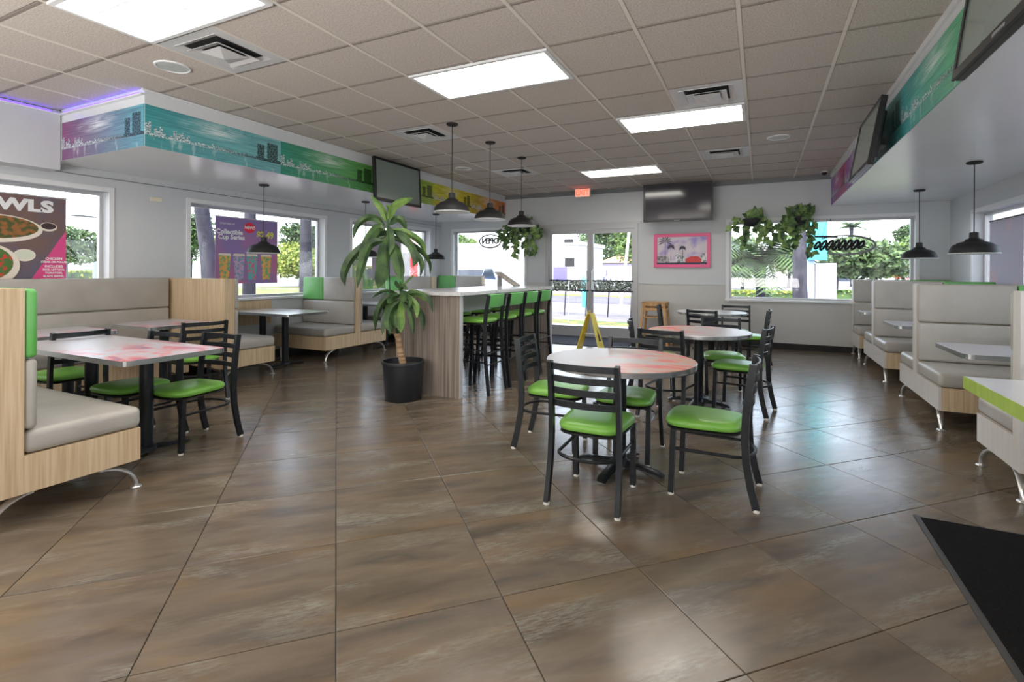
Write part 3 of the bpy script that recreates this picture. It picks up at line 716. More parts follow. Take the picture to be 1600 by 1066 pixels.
# left side
booth('single booth bench with a tall green and grey padded back, nearest at the left edge', -3.24, -5.1, 1.06, 1.72, (1,), M['maple'], 1.06, 1.20, allgreen=True)
booth('single maple booth bench facing away, beyond the three wall tables', -5.32, XL+.03, 3.67, 4.32, (1,), M['maple'], 3.67, 3.79)
booth('double booth bench left of the tall potted plant', -5.36, XL+.03, 5.17, 6.42, (-1, 1), M['maple'], 5.74, 5.85)
booth('double booth bench behind the tall potted plant', -5.36, XL+.03, 7.1, 8.34, (-1, 1), M['maple'], 7.67, 7.78)
booth('single booth bench against the back wall in the left corner', -5.3, XL+.03, 8.93, 9.53, (-1,), M['maple'], 9.42, 9.53)
# right side
booth('single booth bench behind the lime edged table, nearest on the right', 1.29, XR-.03, 3.76, 4.38, (1,), M['maple_pale'], 3.76, 3.85, greenfrac=.72)
booth('large double booth bench second from the near right corner', 1.29, XR-.03, 5.19, 6.46, (-1, 1), M['maple_pale'], 5.85, 5.96)
booth('double booth bench third along the right wall', 1.29, XR-.03, 7.20, 8.5, (-1, 1), M['maple_pale'], 7.83, 7.94)
booth('single booth bench against the back wall on the right', 1.29, XR-.03, 8.95, 9.53, (-1,), M['maple_pale'], 9.42, 9.53)
# long bench along the left wall
t = thing('wall_bench', 'long grey upholstered bench against the left wall', 'bench', (-6.1, 2.45, 0))
MB().box(XL+.03, -5.9, 1.24, 3.64, .09, ZS0-.001).build('base', M['maple'], t)
MB().box(XL+.03, XL+.1, 1.24, 3.64, ZS0, ZT).build('back_panel', M['maple'], t)
MB().rbox(XL+.1, -5.88, 1.24, 3.635, ZS0+.001, ZS1, .035, 4).build('seat_cushion', M['vinyl'], t, True)
MB().rbox(XL+.101, XL+.155, 1.24, 3.635, ZS1+.004, ZM, .02, 3).build('back_cushion', M['vinyl'], t, True)
MB().rbox(XL+.101, XL+.155, 1.24, 3.635, ZM+.006, ZT+.005, .02, 3).build('head_cushion', M['vinyl'], t, True)
b = MB(); b.box(XL+.03, -5.95, 1.26, 3.6, 0, .09); b.build('plinth', M['blackmatte'], t)
# maple apron under the left window
MB().box(XL+.0005, XL+.02, 4.36, 5.14, .5, .84).build('apron', M['maple'], wl)

# ------------------------------------------------------------------ tables
def rounded(x0, x1, y0, y1, r, n=5):
    pts = []
    for cx, cy, a0 in ((x1-r, y1-r, 0), (x0+r, y1-r, PI/2), (x0+r, y0+r, PI), (x1-r, y0+r, 3*PI/2)):
        for k in range(n+1): a = a0+k/n*PI/2; pts.append((cx+r*math.cos(a), cy+r*math.sin(a)))
    return pts
def rect_table(label, x0, x1, y0, y1, peds, m, z=.72, group='rectangular tables with steel edges'):
    t = thing('dining_table', label, 'table', ((x0+x1)/2, (y0+y1)/2, 0), group=group)
    MB().prism(rounded(x0+.003, x1-.003, y0+.003, y1-.003, .05), z-.03, z, 'z').build('tabletop', m, t)
    MB().prism(rounded(x0, x1, y0, y1, .053), z-.033, z-.0015, 'z').build('edge_band', M['steel'], t)
    for px_, py in peds:
        MB().tube([(px_, py, .02), (px_, py, z-.04)], .042, 20).build('pedestal', M['black'], t, True)
        L = min(.29, (y1-y0)/2-.02); L = max(L, .27)
        b = MB(); b.tube([(px_, py-L, .012), (px_, py-L*.6, .022), (px_, py-.07, .034), (px_, py+.07, .034), (px_, py+L*.6, .022), (px_, py+L, .012)], [.022, .026, .034, .034, .026, .022], 8, ry=[.008, .014, .022, .022, .014, .008])
        b.lathe([(.062, .02), (.058, .05), (.045, .06)], (px_, py, 0), 20); b.build('base_bar', M['black'], t, True)
        MB().box(px_-.12, px_+.12, py-.12, py+.12, z-.045, z-.034).build('top_plate', M['black'], t)
rect_table('long steel edged table in front of the nearest booth at left', -4.92, -3.36, 1.69, 2.34, ((-3.79, 2.05), (-4.45, 2.03)), M['table3'])
rect_table('small steel edged table at the wall bench, left of its neighbour', -5.86, -5.17, 1.96, 2.58, ((-5.42, 2.30),), M['table3'])
rect_table('small steel edged table at the wall bench beside the maple booth back', -5.86, -5.15, 2.82, 3.46, ((-5.5, 3.14),), M['table3'])
rect_table('pale steel edged table between the single and double booths at left', -6.36, -5.2, 4.41, 5.1, ((-5.66, 4.76), (-6.1, 4.76)), M['whitetop'])  # window reflection on this printed top is put into its white colour
rect_table('pale table between the two left double booths behind the plant', -6.36, -5.2, 6.45, 7.08, ((-5.66, 6.77), (-6.1, 6.77)), M['whitetop'])
rect_table('pale table in the left back corner booth', -6.36, -5.2, 8.36, 8.9, ((-5.66, 8.63),), M['whitetop'])
rect_table('steel edged table with red smears between the two nearest right booths', 1.235, 2.42, 4.42, 5.1, ((1.75, 4.78),), M['table3'])
rect_table('steel edged table between the middle right booths', 1.26, 2.42, 6.5, 7.15, ((1.75, 6.83),), M['table3'])
rect_table('pale table at the farthest right booths', 1.26, 2.42, 8.52, 8.92, ((1.75, 8.73),), M['whitetop'])

def round_table(label, x, y, r, m, rz, z=.705):
    t = thing('round_table', label, 'table', (x, y, 0), rz, 'round tables with printed tops')
    L = lambda b, n, mm_, sm=False: local_build(b, n, mm_, t, sm)
    L(MB().lathe([(r-.004, -.03), (r-.004, 0), (.0001, 0)], (0, 0, z), 64), 'tabletop', m, True)
    L(MB().lathe([(r-.006, -.034), (r, -.031), (r, -.003), (r-.004, -.001), (r-.0045, -.031)], (0, 0, z), 64), 'edge_band', M['steel'], True)
    L(MB().tube([(0, 0, .03), (0, 0, z-.04)], .042, 20), 'pedestal', M['black'], True)
    L(MB().lathe([(.07, .03), (.066, .055), (.046, .075)], (0, 0, 0), 20), 'hub', M['black'], True)
    for k in range(4):
        a = k*PI/2; c, s = math.cos(a), math.sin(a)
        L(MB().tube([(c*.05, s*.05, .045), (c*.16, s*.16, .036), (c*.25, s*.25, .026), (c*.285, s*.285, .012)], [.04, .032, .036, .032], 8, ry=[.024, .018, .014, .010]), 'foot', M['black'], True)
    L(MB().box(-.13, .13, -.13, .13, z-.045, z-.035), 'top_plate', M['black'])
    return t
round_table('nearest round table with a red and brown smear on its top', -.81, 3.25, .47, M['table1'], math.radians(-8))
round_table('middle round table behind the nearest one', -.53, 5.17, .465, M['table2'], math.radians(170))
round_table('farthest round table, pale topped, near the back wall', -.63, 7.75, .47, M['whitetop'], math.radians(30))

# lime edged table
t = thing('lime_edged_table', 'white table with a thick lime green edge at the right edge of the picture', 'table', (1.35, 2.5, 0))
MB().box(.9, 2.1, 1.2, 3.21, .742, .76).build('tabletop', M['whitetop'], t)
b = MB(); b.box(.894, .9, 1.194, 3.216, .702, .7595).box(.9, 2.1, 3.21, 3.216, .702, .7595).box(.9, 2.1, 1.194, 1.2, .702, .7595).box(2.1, 2.106, 1.194, 3.216, .702, .7595); b.build('edge_band', M['lime'], t)
MB().box(.9, 2.1, 1.2, 3.21, .703, .741).build('core', M['white'], t)
for yy in (1.7, 2.7):
    MB().tube([(1.55, yy, .02), (1.55, yy, .705)], .045, 20).build('pedestal', M['black'], t, True)
    MB().rbox(1.25, 1.85, yy-.05, yy+.05, 0, .03, .01).build('foot', M['black'], t)
t = thing('paper_tray', 'thin dark edged tray lying on the lime edged table', 'tray', (1.2, 2.7, .76))
MB().rbox(1.0, 1.34, 2.5, 2.86, .7602, .768, .003).build('tray', M['blackpl'], t)
MB().box(1.01, 1.33, 2.51, 2.85, .768, .772).build('paper', M['white'], t)

# ------------------------------------------------------------------ counter
t = thing('bar_counter', 'high grey wood counter with pale top and green stools', 'counter', (-3.05, 5.5, 0))
MB().prism([(-3.5, 4.26), (-2.64, 4.26), (-2.64, 6.8), (-3.5, 6.8)], 1.02, 1.055, 'z').build('worktop', M['counter'], t)
for y0, y1, nm in ((4.30, 4.36, 'end_panel'), (6.71, 6.77, 'end_panel')):
    MB().box(-3.45, -2.672, y0, y1, 0, 1.019).build(nm, M['greywood'], t)
    MB().box(-2.672, -2.667, y0, y1, 0, 1.019).build('edge_strip', M['greyedge'], t)
MB().box(-3.1, -3.06, 4.36, 6.71, .80, 1.019).build('centre_rail', M['greyedge'], t)
t = thing('menu_stand', 'slim menu board leaning back on the far end of the counter', 'menu stand', (-3.1, 6.35, 1.056))
MB().add([(-3.32, 6.25, 1.24), (-3.32, 6.45, 1.24), (-3.02, 6.45, 1.058), (-3.02, 6.25, 1.058), (-3.31, 6.25, 1.256), (-3.31, 6.45, 1.256), (-3.01, 6.45, 1.074), (-3.01, 6.25, 1.074)],
         [(0,1,2,3),(4,5,6,7),(0,1,5,4),(1,2,6,5),(2,3,7,6),(3,0,4,7)]).build('board', mat('menu_board', (160, 150, 140), .5, noise=((20,20,20), (200, 190, 180), .45, .6)), t)
MB().box(-3.3, -3.28, 6.3, 6.4, 1.056, 1.236).build('prop', M['greyedge'], t)

# ------------------------------------------------------------------ chairs
def seat_cushion(b, w0, w1, y0, y1, z0, z1, n=8):
    """puffy rounded trapezoid pad: w0 half width at the back, w1 at the front"""
    N = 40; rings = []
    def outline(k):
        pts = []
        for i in range(N):
            a = 2*PI*i/N; cx, cy = math.cos(a), math.sin(a); e = .42
            sx = math.copysign(abs(cx)**e, cx); sy = math.copysign(abs(cy)**e, cy)
            yy = (y0+y1)/2 + sy*(y1-y0)/2*k; tt = (sy+1)/2; ww = w0+(w1-w0)*tt
            bow = .018*(1-sx*sx) if sy > 0 else 0
            pts.append((sx*ww*k, yy + bow*k))
        return pts
    h = z1-z0
    for k, z in ((.90, z0), (.97, z0+h*.12), (1.0, z0+h*.38), (.985, z0+h*.6), (.93, z0+h*.78), (.78, z0+h*.92), (.5, z0+h*.985), (.2, z1)):
        rings.append([(p[0], p[1], z) for p in outline(k)])
    vs = [p for r in rings for p in r]; fs = [tuple(range(N))[::-1]]
    for i in range(len(rings)-1):
        for k in range(N): fs.append((i*N+k, i*N+(k+1) % N, (i+1)*N+(k+1) % N, (i+1)*N+k))
    fs.append(tuple(range((len(rings)-1)*N, len(rings)*N))); b.add(vs, fs); return b
def make_chair(label):
    t = thing('dining_chair', label, 'chair', (0, 0, 0), 0, 'black ladder back chairs with green seats')
    L = lambda b, n, m, sm=False, lb=None: local_build(b, n, m, t, sm, lb)
    L(seat_cushion(MB(), .175, .205, -.19, .21, .385, .442), 'seat', M['green'], True, 'bright green vinyl seat pad')
    b = MB(); seat_cushion(b, .170, .198, -.185, .203, .366, .3845); L(b, 'seat_pan', M['blackmatte'], True)
    for s in (-1, 1):
        path = [(s*.195, -.262, .012), (s*.193, -.235, .12), (s*.190, -.212, .25), (s*.188, -.205, .38), (s*.187, -.210, .5), (s*.186, -.225, .64), (s*.185, -.245, .775)]
        lg = L(MB().tube(path, .019, 4, ry=.0125, up=(1, 0, 0)), 'back_leg', M['black'], True)
        for p, r_ in ((path[0], .017),):
            c = MB().lathe([(r_, -.012), (r_, 0), (.012, .004)], p, 10); o = local_build(c, 'foot_cap', M['exitwhite'], t)
            o.parent = lg
        fg = L(MB().tube([(s*.178, .165, .375), (s*.176, .172, .2), (s*.175, .178, .012)], .015, 4, ry=.015, up=(0, 1, 0)), 'front_leg', M['black'])
        c = MB().lathe([(.017, -.012), (.017, 0), (.012, .004)], (s*.175, .178, .012), 10); o = local_build(c, 'foot_cap', M['exitwhite'], t); o.parent = fg
    for z in (.752, .685, .618, .548):
        yb = -.205-.018*max(0, (z-.5)/.14) if z < .64 else -.225-.02*(z-.64)/.135
        pts = [(-.183+.366*k/8, yb-.030*math.sin(PI*k/8), z) for k in range(9)]
        L(MB().tube(pts, .005, 4, ry=.0175, up=None), 'slat', M['black'])
    pts = []
    for k in range(17):
        a = PI*k/16; pts.append((-.165*math.cos(a), -.14-.11*math.sin(a), .262))
    pts = [(-.172, .165, .262)] + pts + [(.172, .165, .262)]
    L(MB().tube(pts, .0095, 8), 'stretcher', M['black'], True)
    return t
CH = [  # x, y, heading (deg, direction the sitter faces, 0 = +y), label
 (-.845, 2.835, 0, 'ladder back chair nearest the camera with its back turned, at the near round table'),
 (-.27, 3.18, 88, 'ladder back chair seen from the side, right of the near round table'),
 (-1.34, 3.50, -84, 'ladder back chair left of the near round table, facing right'),
 (-.83, 3.545, 180, 'ladder back chair on the far side of the near round table'),
 (-.72, 4.70, -11, 'ladder back chair with its back turned at the middle round table'),
 (-.17, 5.13, 79, 'ladder back chair right of the middle round table'),
 (-.34, 5.66, 190, 'ladder back chair on the far side of the middle round table'),
 (-.97, 5.33, -78, 'ladder back chair left of the middle round table'),
 (-.62, 7.25, -15, 'ladder back chair with its back turned at the farthest round table'),
 (-.14, 7.50, 86, 'ladder back chair right of the farthest round table'),
 (-.33, 8.08, 180, 'ladder back chair behind the farthest round table'),
 (-1.12, 7.82, -85, 'ladder back chair left of the farthest round table'),
 (-3.73, 2.31, 182, 'ladder back chair at the aisle end of the long table at left'),
 (-4.17, 2.17, 184, 'ladder back chair with a dark green seat half under the long table at left'),
 (-5.10, 2.14, 92, 'ladder back chair at the small wall bench table, seen over the near booth seat'),
 (-4.98, 3.14, 76, 'ladder back chair beside the back of the maple booth at left')]
proto = make_chair(CH[0][3])
for k, (x, y, a, lb) in enumerate(CH):
    if k == 0: proto.location = (x, y, 0); proto.rotation_euler = (0, 0, math.radians(a)); continue
    dup(proto, (x, y, 0), math.radians(a), lb)

def make_stool(label):
    t = thing('bar_stool', label, 'bar stool', (0, 0, 0), 0, 'tall black bar stools with green seats')
    L = lambda b, n, m, sm=False, lb=None: local_build(b, n, m, t, sm, lb)
    L(seat_cushion(MB(), .175, .19, -.18, .19, .725, .775), 'seat', M['green'], True, 'bright green vinyl seat pad')
    L(seat_cushion(MB(), .170, .185, -.175, .183, .708, .7245), 'seat_pan', M['blackmatte'], True)
    for s in (-1, 1):
        L(MB().tube([(s*.2, -.25, 0), (s*.188, -.205, .35), (s*.182, -.19, .7), (s*.18, -.205, .85), (s*.178, -.235, 1.02)], .016, 4, ry=.0125, up=(1, 0, 0)), 'back_leg', M['black'], True)
        L(MB().tube([(s*.165, .15, .712), (s*.19, .2, 0)], .0135, 4, ry=.0135, up=(0, 1, 0)), 'front_leg', M['black'])
    pts = [(-.165+.33*k/8, -.225-.025*math.sin(PI*k/8), 0) for k in range(9)]
    vs = []; fs = []
    for z, dy in ((.895, .01), (.90, -.008), (.965, -.018), (1.03, -.03), (1.035, -.012)):
        pass
    b = MB()
    for (zz, ya, yb) in ():
        pass
    m_ = 9; rows = [(.893, 0), (.9, 0), (1.02, -.016), (1.028, -.016)]
    for sgn in (0, 1):
        for z, lean in rows:
            k_ = .6 if z in (.893, 1.028) else 1
            for p in pts: vs.append((p[0], p[1]+.012+lean+(.014*k_ if sgn else -.014*k_), z))
    for sgn in (0, 1):
        for r_ in range(3):
            for k in range(m_-1):
                a = sgn*4*m_+r_*m_+k; fs.append((a, a+1, a+m_+1, a+m_))
    for k in range(m_-1): fs += [(k, k+1, 4*m_+k+1, 4*m_+k), (3*m_+k, 3*m_+k+1, 7*m_+k+1, 7*m_+k)]
    for r_ in range(3): fs += [(r_*m_, (r_+1)*m_, 4*m_+(r_+1)*m_, 4*m_+r_*m_), (r_*m_+m_-1, (r_+1)*m_+m_-1, 4*m_+(r_+1)*m_+m_-1, 4*m_+r_*m_+m_-1)]
    b.add(vs, fs); L(b, 'backrest', M['green_pad'], True, 'green vinyl backrest pad')
    for z, q in ((.30, .2), (.42, .19)):
        for p0, p1 in (((-q, -.215, z), (q, -.215, z)), ((-q, -.21, z+.03), (-.185, .18, z+.03)), ((q, -.21, z+.03), (.185, .18, z+.03)), ((-.185, .185, z), (.185, .185, z))):
            L(MB().tube([p0, p1], .008, 6), 'stretcher', M['black'])
    return t
SY = [4.74, 5.19, 5.62, 6.05]
slab = ['green bar stool nearest on the aisle side of the counter', 'second green bar stool on the aisle side of the counter', 'third green bar stool on the aisle side of the counter', 'farthest green bar stool on the aisle side of the counter']
sp_ = make_stool(slab[0]); sp_.location = (-2.72, SY[0]-.0, 0); sp_.rotation_euler = (0, 0, PI/2)
for y, lb in list(zip(SY, slab))[1:]: dup(sp_, (-2.70, y, 0), PI/2+R.uniform(-.02, .02), lb)
for y, lb in zip((4.85, 5.35, 5.85, 6.32), ('nearest bar stool on the window side of the counter', 'second bar stool on the window side of the counter', 'third bar stool on the window side of the counter', 'farthest bar stool on the window side of the counter')):
    dup(sp_, (-3.42, y, 0), -PI/2, lb)

# ------------------------------------------------------------------ wet floor sign, highchair, mats
sx, sy = -2.36, 7.62
t = thing('wet_floor_sign', 'yellow folding wet floor sign standing before the glass door', 'floor sign', (sx, sy, 0), .0)
for s, m_ in ((-1, M['yellow']), (1, M['yellow2'])):
    a = (sx+s*.15, 0); b = MB()
    # each leaf leans to the hinge; width narrows to the top
    n0, n1 = sy-.15, sy+.15
    vs = [(sx+s*.19, n0, .0), (sx+s*.19, n1, .0), (sx+s*.02, sy+.09, .62), (sx+s*.02, sy-.09, .62)]
    vs += [(p[0]+s*.015, p[1], p[2]) for p in vs]
    b.add(vs, [(0,1,2,3),(4,5,6,7),(0,1,5,4),(1,2,6,5),(2,3,7,6),(3,0,4,7)]); o = b.build('leaf', m_, t)
    k = lambda h_: sx+s*(.19-.17*h_/.62+.0155+.001)
    c = MB(); c.add([(k(.2), sy-.05, .2), (k(.2), sy+.05, .2), (k(.38), sy, .38), (k(.2)+s*.002, sy-.05, .2), (k(.2)+s*.002, sy+.05, .2), (k(.38)+s*.002, sy, .38)], [(0,1,2),(3,4,5),(0,1,4,3),(1,2,5,4),(2,0,3,5)])
    c.build('warning_mark', M['blackmatte'], o)
MB().tube([(sx-.03, sy-.06, .625), (sx-.02, sy-.05, .655), (sx-.02, sy+.05, .655), (sx-.03, sy+.06, .625)], .008, 6).build('handle', M['yellow'], t)
MB().box(sx-.1, sx+.1, sy-.015, sy+.015, .3, .308).build('brace', M['exitwhite'], t)

t = thing('highchair', 'light wooden child highchair against the back wall near the door', 'highchair', (-1.66, 9.15, 0))
hx, hy_ = -1.66, 9.15
for a in (-1, 1):
    for c in (-1, 1): MB().tube([(hx+a*.24, hy_+c*.22, 0), (hx+a*.17, hy_+c*.15, .72)], .018, 4).build('leg', M['tan'], t)
MB().rbox(hx-.18, hx+.18, hy_-.16, hy_+.16, .46, .485, .006).build('seat', M['tan'], t)
for z in (.62, .70):
    MB().rbox(hx-.2, hx+.2, hy_-.185, hy_-.165, z-.025, z+.025, .005).build('rail', M['tan'], t)
    MB().rbox(hx-.2, hx+.2, hy_+.165, hy_+.185, z-.025, z+.03, .005).build('rail', M['tan'], t)
    for a in (-1, 1): MB().rbox(hx+a*.19, hx+a*.21, hy_-.16, hy_+.16, z-.02, z+.02, .005).build('rail', M['tan'], t)
MB().rbox(hx-.22, hx+.22, hy_-.24, hy_+.24, .2, .225, .004).build('foot_rest', M['tan'], t)
MB().rbox(hx-.21, hx+.21, hy_-.19, hy_+.19, .728, .74, .004).build('top_frame', M['tan'], t)

t = thing('floor_mat', 'black carpet mat lying at the lower right corner', 'mat', (1.4, 2.2, 0))
MB().rbox(.745, 2.3, .9, 3.285, .0005, .009, .003).build('pile', M['mat'], t)
MB().box(.72, .745, .9, 3.31, .0005, .005).build('border', M['rubber'], t)
MB().box(.745, 2.3, 3.285, 3.297, .0005, .004).build('border', M['rubber'], t)
tag(MB().rbox(-3.9, -2.0, 8.35, 9.5, .0005, .01, .003).build('entry_mat', M['entrymat']), 'dark grey entrance mat inside the glass doors', 'mat')

# ------------------------------------------------------------------ potted plant
PX, PY = -3.17, 4.06
t = thing('potted_corn_plant', 'tall drooping leafed plant in a black pot beside the counter', 'potted plant', (PX, PY, 0))
MB().lathe([(.17, 0), (.178, .01), (.196, .3), (.2, .345), (.208, .348), (.21, .372), (.207, .38), (.196, .38), (.193, .33), (.0001, .33)], (PX, PY, 0), 48).build('pot', M['pot'], t, True)
MB().lathe([(.0001, .345), (.08, .343), (.191, .334)], (PX, PY, 0), 24).build('soil', M['soil'], t, True)
D0 = PX*FW.x+PY*FW.y
def C6(a, b2, dd=0): return W(530+a/3.047, 290+b2/3.047, D0+dd)
p0 = Vector((PX+.0, PY, .335))
stump = [p0, C6(287, 770), C6(282, 725), C6(278, 705)]
MB().tube(stump, [.036, .033, .032, .040], 10).build('trunk', M['trunk'], t, True)
MB().tube([C6(278, 708), C6(262, 640), C6(243, 560), C6(238, 440), C6(236, 330), C6(232, 220), C6(230, 160)], [.011, .009, .007, .007, .010, .016, .012], 8).build('stem', M['leaf'], t, True)
MB().tube([C6(284, 708), C6(292, 630), C6(294, 560), C6(292, 480), C6(291, 455)], [.014, .012, .012, .011, .006], 8).build('stem', M['leaf'], t, True)
def leaf(pts, wd, dd, m_, nm='leaf'):
    """arching strap leaf through picture points, pushed toward or away from the viewer by dd"""
    n = len(pts); P = [C6(p[0], p[1], dd*(i/(n-1))) for i, p in enumerate(pts)]
    # Catmull-Rom resample
    Q = []; E_ = [P[0]*2-P[1]] + P + [P[-1]*2-P[-2]]
    for i in range(1, len(E_)-2):
        for k in range(4):
            s = k/4; a, b_, c, d = E_[i-1:i+3]
            Q.append(.5*((2*b_)+(c-a)*s+(2*a-5*b_+4*c-d)*s*s+(3*b_-a-3*c+d)*s**3))
    Q.append(P[-1]); m = len(Q); vs = []; fs = []
    sd0 = (FW.cross(Q[-1]-Q[0])).normalized()
    tw = R.uniform(-.9, .9)
    for i, q in enumerate(Q):
        tg = (Q[min(i+1, m-1)]-Q[max(i-1, 0)]).normalized(); sd = (FW+RT*tw).cross(tg).normalized()
        u = i/(m-1); ww = wd*max(.06, min(1, (u/.22)**.8) * (1-max(0, (u-.6)/.4)**2.2))*.5
        nn = tg.cross(sd).normalized()
        ww *= .80; vs += [q-sd*ww+nn*ww*.5, q, q+sd*ww+nn*ww*.5]
    for i in range(m-1):
        a = i*3; fs += [(a, a+1, a+4, a+3), (a+1, a+2, a+5, a+4)]
    b = MB(); b.add(vs, fs); o = b.build(nm, m_, t, True)
    return o
A_, B_ = M['leaf'], M['leaf2']
for pts, wd, dd, m_ in [
 ([(228,175),(205,110),(150,45)], .09, .03, B_), ([(230,170),(262,95),(350,60)], .10, -.05, B_), ([(232,170),(240,110),(222,90)], .05, -.08, B_),
 ([(222,195),(180,158),(130,155),(85,195),(68,250)], .085, .12, A_), ([(238,190),(270,158),(300,170),(322,220)], .085, .10, A_), ([(235,185),(290,155),(312,148)], .03, .2, A_),
 ([(220,215),(185,200),(140,255),(112,330),(100,400)], .12, -.12, A_), ([(218,240),(130,285),(60,345),(25,420),(28,478)], .11, .05, A_), ([(220,260),(150,280),(110,380),(85,490)], .11, -.22, A_),
 ([(225,240),(210,330),(200,420),(185,490)], .16, -.2, A_), ([(232,190),(240,260),(238,330)], .12, -.1, A_), ([(240,250),(270,310),(290,390),(292,452)], .15, -.18, A_),
 ([(240,215),(300,235),(350,300),(365,350),(350,388)], .10, -.05, A_), ([(245,205),(320,225),(385,270),(412,330)], .085, .12, B_), ([(245,235),(320,270),(390,320),(425,370),(432,425)], .08, .22, A_),
 ([(243,250),(310,270),(370,330),(392,380),(385,435)], .07, .02, A_), ([(235,225),(190,235),(175,290)], .09, .2, A_), ([(245,230),(290,225),(330,270),(340,320)], .07, .25, A_),
 ([(292,490),(276,470),(268,452)], .05, -.03, A_), ([(292,490),(322,455),(360,422)], .035, .04, B_), ([(290,510),(300,480),(325,495)], .06, -.1, A_),
 ([(288,520),(220,500),(155,535)], .04, .12, A_), ([(288,530),(230,535),(195,580),(180,640)], .09, .02, A_), ([(286,540),(220,560),(178,610),(172,695)], .07, .15, A_),
 ([(288,545),(225,590),(205,650),(205,712)], .10, -.10, A_), ([(290,550),(250,590),(235,650),(245,700)], .10, -.2, A_), ([(292,540),(265,590),(262,640),(240,712)], .09, -.05, A_),
 ([(294,545),(285,600),(288,650),(292,700)], .12, -.22, B_), ([(296,540),(320,530),(365,570),(370,632)], .08, -.15, B_), ([(298,530),(350,510),(400,530),(428,556)], .08, -.02, B_),
 ([(300,525),(370,510),(430,540),(446,605)], .06, -.08, A_), ([(298,550),(330,580),(350,640),(355,718)], .08, -.12, A_), ([(298,545),(350,570),(395,620),(402,692)], .08, .02, A_),
 ([(292,525),(330,540),(330,590)], .07, -.2, A_), ([(290,520),(255,530),(230,560)], .08, -.18, A_), ([(292,500),(310,520),(300,560)], .09, -.15, A_), ([(288,560),(262,620),(270,680)], .09, -.16, A_)]:
    leaf(pts, wd, dd, m_)

# ------------------------------------------------------------------ hanging baskets
def basket(cx, cy, zt, ztop, label, seed, vines, up=8):
    rr = random.Random(seed)
    t = thing('hanging_basket', label, 'hanging plant', (cx, cy, zt))
    MB().lathe([(.07, -.13), (.11, -.1), (.13, -.02), (.135, 0), (.125, .002), (.12, -.02), (.0001, -.03)], (cx, cy, zt), 24).build('pot', M['pot'], t, True)
    b = MB(); b.tube([(cx, YB-.002, zt+.06), (cx, YB-.05, zt+.06), (cx, cy+.13, zt-.01)], .006, 6); b.lathe([(.128, -.012), (.142, -.008), (.142, -.002), (.128, 0)], (cx, cy, zt-.004), 24)
    b.build('bracket_ring', M['blackmatte'], t)
    for nm, m_, share in (('foliage', M['leaf4'], 0), ('foliage', M['leaf3'], 1)):
        b = MB(); st = MB()
        def lf(p, s, dirv):
            n = Vector((rr.uniform(-.6,.6), -1+rr.uniform(-.5,.5), rr.uniform(-.2,.7))).normalized(); d = (Vector(dirv)+Vector((rr.uniform(-.4,.4), rr.uniform(-.3,.3), rr.uniform(-.3,.3)))).normalized()
            sd = d.cross(n).normalized()
            b.add([p, p+d*s*.35+sd*s*.42, p+d*s*1.0, p+d*s*.35-sd*s*.42, p+d*s*.45+n*s*.08], [(0,1,4),(1,2,4),(2,3,4),(3,0,4)])
        for (dx, ln) in vines:
            a = rr.uniform(0, 2*PI); q = Vector((cx+dx*.35, cy+math.sin(a)*.1, zt)); path = [q.copy()]
            n = max(3, int(ln/.07))
            for k in range(n):
                q = q+Vector((dx*.09*math.exp(-k*.35)+rr.uniform(-.02,.02), rr.uniform(-.02,.02), (.03 if k == 0 else -.065))); path.append(q.copy())
                lf(q, rr.uniform(.09,.17), (rr.uniform(-.8,.8), rr.uniform(-.5,.2), -.8)); 
                if rr.random() < .6: lf(q, rr.uniform(.07,.13), (rr.uniform(-1,1), -.3, -.3))
            st.tube(path, .003, 4)
        for k in range(up):
            lf(Vector((cx+rr.uniform(-.12,.12), cy+rr.uniform(-.1,.1), zt+rr.uniform(0,.05))), rr.uniform(.12,.2), (rr.uniform(-.9,.9), rr.uniform(-.5,.3), rr.uniform(.4,1.2)))
        b.build(nm, m_, t, kind='stuff'); st.build('vine', M['leaf3'], t)
basket(-.14, 9.3, 2.15, H-.01, 'trailing pothos in a hanging pot at the left corner of the back window', 3, [(-.5,.25),(-.15,.6),(.1,.35),(.3,.45),(.5,.5)])
basket(.56, 9.28, 2.16, H-.01, 'trailing pothos in a hanging pot, larger leaved, over the middle of the back window', 5, [(-.5,.35),(-.3,.6),(-.2,.4),(.1,.3),(.3,.75),(-.1,.6)], 14)
basket(-4.24, 9.28, 2.16, H-.01, 'trailing pothos hanging behind the farthest counter pendant', 9, [(-.7,.55),(-.4,.75),(-.2,.5),(.1,.65),(.3,.7),(.6,.3),(-.9,.4)], 8)

# ------------------------------------------------------------------ posters and neon signs in the windows
def poster_root(label, y0, y1, z0, z1, m_, x=XL-.05):
    t = thing('window_poster', label, 'poster', (x, (y0+y1)/2, z0), group='posters hung in the windows')
    MB().box(x-.002, x+.002, y0, y1, z0, z1).build('sheet', m_, t)
    MB().box(x-.006, x+.006, y0-.01, y1+.01, z1, z1+.014).build('hanging_rail', M['alu'], t); return t
def ydecal(name, pts, m_, t, x):       # flat print on a sheet in the plane x; pts are (y,z)
    MB().prism(pts, x, x+.0015, 'x').build(name, m_, t)
def ell(cy, cz, ry, rz_, n=28, a0=0): return [(cy+ry*math.cos(2*PI*k/n), cz+rz_*math.sin(2*PI*k/n)) for k in range(n)]
xp = XL-.05; TXR = (PI/2, 0, PI/2)
m1 = mat('poster_brown', (112, 88, 84), .5, noise=((2,2,2), (96, 92, 112), .4, .6))
t = poster_root('food poster with bowls and a pink corner in the nearest left window', 1.45, 2.72, .92, 1.985, m1)
x = xp+.003
hot = mat('poster_pink', (214, 72, 136), .5); cream = mat('poster_cream', (224, 216, 204), .5)
ydecal('pink_corner', [(2.31, .925), (2.718, .925), (2.718, 1.66)], hot, t, x)
